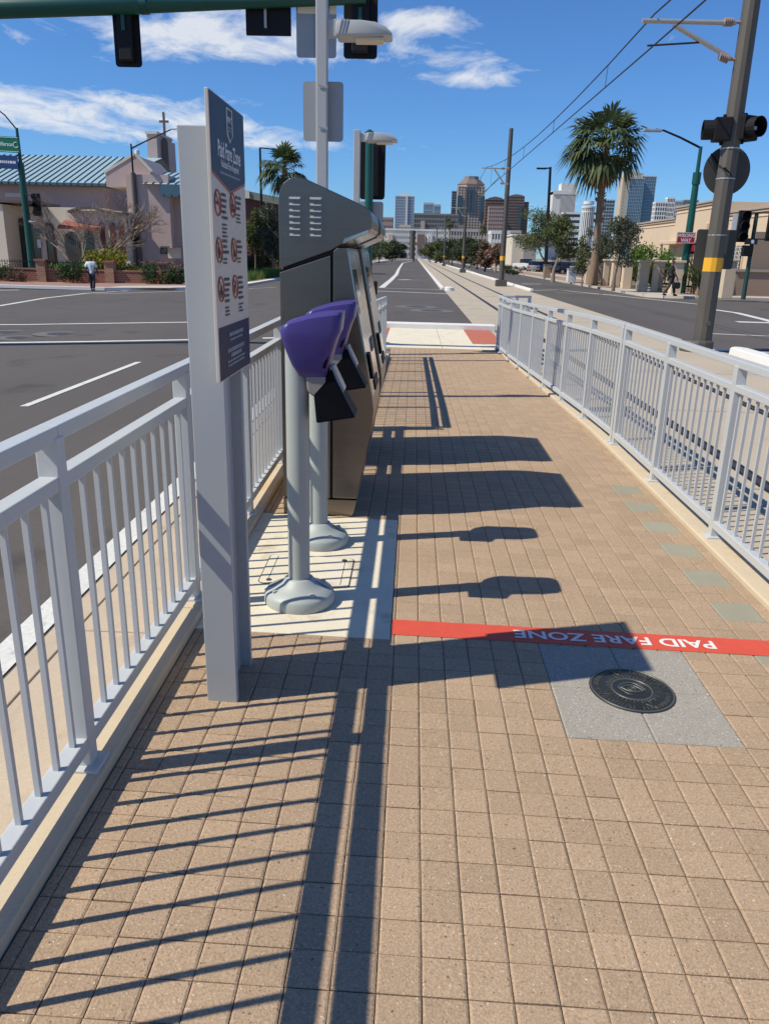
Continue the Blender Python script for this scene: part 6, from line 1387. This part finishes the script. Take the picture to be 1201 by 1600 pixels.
t = thing('shop_building', (W(780, 400, 260).x, 262, -.2), 'low orange and red building behind the roadside fence', 'building'); q = MB(); a = W(762, 381, 260); b = W(800, 400, 260); q.box(a.x, b.x, 260, 275, -.3, a.z); q.build('wall', bmat('orange_wall', (.42, .13, .07)), t); q = MB(); q.box(a.x-.3, b.x+.3, 259.6, 275, a.z-1.1, a.z+.2); q.build('parapet', TANC, t); q = MB(); q.box(a.x+(b.x-a.x)*.55, b.x+2, 258, 260, -.3, a.z-1); q.build('red_annex', bmat('red_wall', (.33, .06, .045)), t)
t = thing('shop_building', (W(815, 400, 230).x, 232, -.2), 'plain cream building behind the parked vehicles', 'building'); q = MB(); a = W(801, 368, 230); b = W(836, 400, 230); q.box(a.x, b.x, 230, 246, -.3, a.z); q.build('wall', bmat('cream_wall', (.62, .55, .43)), t); q = MB(); q.box(a.x+3, b.x, 229, 230, -.3, a.z-2.2); q.build('porch', bmat('grey_wall', (.36, .33, .30)), t); q = MB(); q.box(a.x-.3, b.x+.3, 229.5, 246, a.z, a.z+.4); q.build('parapet', WHT, t)

# ================================================================ STREET TREES, FAR
lt_ = 'street trees along the far left side of the road'; rt_ = 'street trees along the far right side of the road'
far = [(575, 170, 368, 34, 'leaf_mes', 'leafy olive green street tree left of the far traffic'), (592, 180, 371, 32, 'leaf_mes', 'rounded olive green street tree by the far parked traffic'), (612, 230, 378, 24, 'leaf_dark', 'dark street tree before the white apartments'), (628, 330, 384, 14, 'leaf_dark', 'small dark street tree before the white apartments'),
       (672, 250, 378, 22, 'leaf_mes', 'pale green tree between the farthest catenary poles'), (688, 210, 378, 26, 'leaf_mes', 'green tree behind the fourth catenary pole'), (706, 175, 374, 30, 'leaf_dark', 'dark green tree behind the third catenary pole'), (726, 150, 372, 32, 'leaf_dark', 'dense dark tree right of the third catenary pole'), (746, 128, 374, 30, 'leaf_dark', 'dark tree beside the reddish thin tree'), (758, 108, 378, 24, 'leaf_rust', 'thin reddish half bare tree by the iron fence'), (775, 104, 384, 20, 'leaf_rust', 'low reddish half bare tree by the second catenary pole')]
for i, (px, Y, yt, wp, lf, lb) in enumerate(far): tree_px('street_tree', lb, px, Y, yt-2, wp*1.45, lf, 2600, .36 if Y < 200 else .55, 60+i, gb=-.25, hb=.13, r0=.16, k=12)
for px, Y, yt, lb in ((700, 420, 342, 'distant shaggy palm before the hotel block'), (751, 380, 352, 'distant palm before the beige tower')):
    x = W(px, 400, Y).x; palm(lb, (x, Y, -.3), W(px, yt+6, Y).z+.3, 3.4 if px < 720 else 2.8, px, 30)
for i, (px, py, w_, h_, lf) in enumerate(((793, 428, 2.2, .9, 'leaf_hedge'), (803, 430, 2.6, .8, 'leaf_dark'), (727, 412, 2.6, 1.0, 'leaf_hedge'), (708, 408, 3, 1.1, 'leaf_hedge'))):
    b = G(px, py); shrub('low_shrub', ['low rounded shrub at the foot of the fence right of the second catenary pole', 'wide low shrub by the fence beside the gravel path', 'low shrub on the verge between third and second catenary poles', 'low shrub on the verge near the third catenary pole'][i], (b.x, b.y, -.2), w_, 1.2, h_, 700, .16, lf, 80+i)

for i, (x, y, h, w_) in enumerate(((-14.5, 104, 6.5, 6), (-14.2, 122, 5.6, 5.5), (-15, 142, 7, 6.5), (-14.4, 196, 6.6, 6), (-24, 118, 8, 7))):
    tree('street_tree', ['olive street tree beyond the dark red hall', 'small olive street tree between taller ones past the hall', 'tall olive street tree past the hall near the brown block', 'olive street tree beside the tan office block', 'broad tree standing back from the kerb past the hall'][i], (x, y, -.5), [(.05, 0, h*.2), (0, .05, h*.32), (0, 0, h*.42)], ball(w_, w_, h*.75, 11, 90+i, h*.25), 2200, .34, 'leaf_mes', None, 'trunk', .14, 90+i)
for i, (x0, x1, y, h, mt_, lb) in enumerate(((-46, -22, 165, 9, TANC, 'tan low office block on the left side of the street'), (-60, -20, 215, 14, PNK, 'pinkish brown mid rise block on the left side of the street'))):
    t = thing('low_building', ((x0+x1)/2, y, -.5), lb, 'building'); q = MB(); q.box(x0, x1, y, y+22, -.6, h); q.build('wall', mt_, t)
    for fl in range(int(h/3.5)): q = MB(); q.box(x0+1, x1-1, y-.12, y, 1+3.5*fl, 2.8+3.5*fl); q.box(x1, x1+.12, y+1, y+21, 1+3.5*fl, 2.8+3.5*fl); q.build('window_band', M['glass'], t)
    q = MB(); q.box(x0-.3, x1+.3, y-.3, y+22.3, h, h+.5); q.build('parapet', mt_, t)

# ================================================================ VEHICLES
CARP = {}
def car(label, x, y, head, col, kind='car', group=None):
    t = thing('parked_car' if kind == 'car' else 'pickup_truck', (x, y, -.27), label, 'car' if kind == 'car' else 'truck', group); Rz = Matrix.Rotation(head, 3, 'Z'); B = Vector((x, y, -.27))
    pm = mat('car_paint_%d' % int(col[0]*100+col[2]*7), col, .3, .1, coat=.6)
    prof = [(-2.2, .35), (-2.25, .75), (-2.0, .92), (-1.2, .98), (1.1, .95), (2.0, .80), (2.2, .6), (2.15, .32)] if kind == 'car' else [(-2.6, .5), (-2.65, 1.05), (-.3, 1.08), (1.3, 1.10), (2.4, 1.0), (2.6, .8), (2.55, .45)]
    cab = [(-1.7, .95), (-1.0, 1.42), (.35, 1.45), (1.15, .95)] if kind == 'car' else [(-.4, 1.06), (-.3, 1.72), (.7, 1.75), (1.35, 1.08)]
    def pr(pts, hw, mt, nm, bev=.05, parent=t): q = MB(); q.prism(pts, 'xz', -hw, hw); q.v = [tuple(Rz @ Vector(v)+B) for v in q.v]; return q.build(nm, mt, parent, bevel=bev)
    body = pr(prof, .88, pm, 'body', .08); pr(cab, .74, M['glass'], 'cabin_glass', .05); pr([(p[0]*.9-.03, p[1]+.03) for p in cab[1:3]]+[(cab[2][0]*.9, cab[2][1]-.03), (cab[1][0]*.9, cab[1][1]-.03)], .70, pm, 'roof', .01)
    for wx_ in (-1.35, 1.35):
        for s in (-1, 1): q = MB(); q.tube([Rz @ Vector((wx_, s*.72, .34))+B, Rz @ Vector((wx_, s*.92, .34))+B], .34, 16); wl = q.build('wheel', BK, t); q = MB(); q.tube([Rz @ Vector((wx_, s*.925, .34))+B, Rz @ Vector((wx_, s*.935, .34))+B], .2, 10); q.build('rim', M['galv'], wl)
    for s in (-.6, .6):
        e = prof[-2]; q = MB(); q.box(-.06, .06, -.18, .18, -.07, .07); q.v = [tuple(Rz @ (Vector(v)+Vector((e[0]-.02, s, e[1]+.02)))+B) for v in q.v]; q.build('headlight', M['clear'], body)
        e = prof[1]; q = MB(); q.box(-.05, .05, -.15, .15, -.08, .08); q.v = [tuple(Rz @ (Vector(v)+Vector((e[0]+.02, s, e[1]-.02)))+B) for v in q.v]; q.build('taillight', M['signred'], body)
    return t
for px, py, hd, col, lb in ((598, 406.5, 10, (.62, .63, .64), 'white car crossing at the far left of the road'), (617, 403.8, 90, (.02, .02, .025), 'dark car driving away far down the road'), (660, 402.9, 90, (.03, .03, .035), 'dark car far along the lane beside the tracks')):
    p = G(px, py); car(lb, p.x, p.y, R_(hd), col)
p = W(820, 409, 128); car('white pickup truck parked behind the iron fence of the lot', p.x, 128, R_(-70), (.68, .68, .68), 'truck')
for i, (px, col) in enumerate(((836, (.35, .36, .38)), (851, (.05, .05, .06)), (868, (.5, .5, .5)), (884, (.10, .10, .12)), (899, (.6, .6, .6)))):
    p = W(px, 409, 112); car(['silver car parked next to the white pickup truck', 'black car parked in the lot behind the slim lamp', 'light grey car parked behind the kinked mesquite', 'charcoal car parked behind the grey utility box', 'white car parked behind the small multi stemmed tree'][i], p.x, 112+i*.6, R_(75), col)
# gate shelter at the far station
c = G(655, 404.5); st = thing('station_shelter', (c.x, c.y, -.28), 'tiny far station shelter with white posts at the end of the tracks', 'shelter')
for dx in (-5, -1.5, 2): q = MB(); q.box(c.x+dx-.35, c.x+dx+.35, c.y-.3, c.y+.3, -.28, 7.5); q.build('post', WHT, st)
q = MB(); q.box(c.x-7, c.x+4, c.y-3, c.y+8, 7.5, 9.0); q.build('roof', BRN, st)
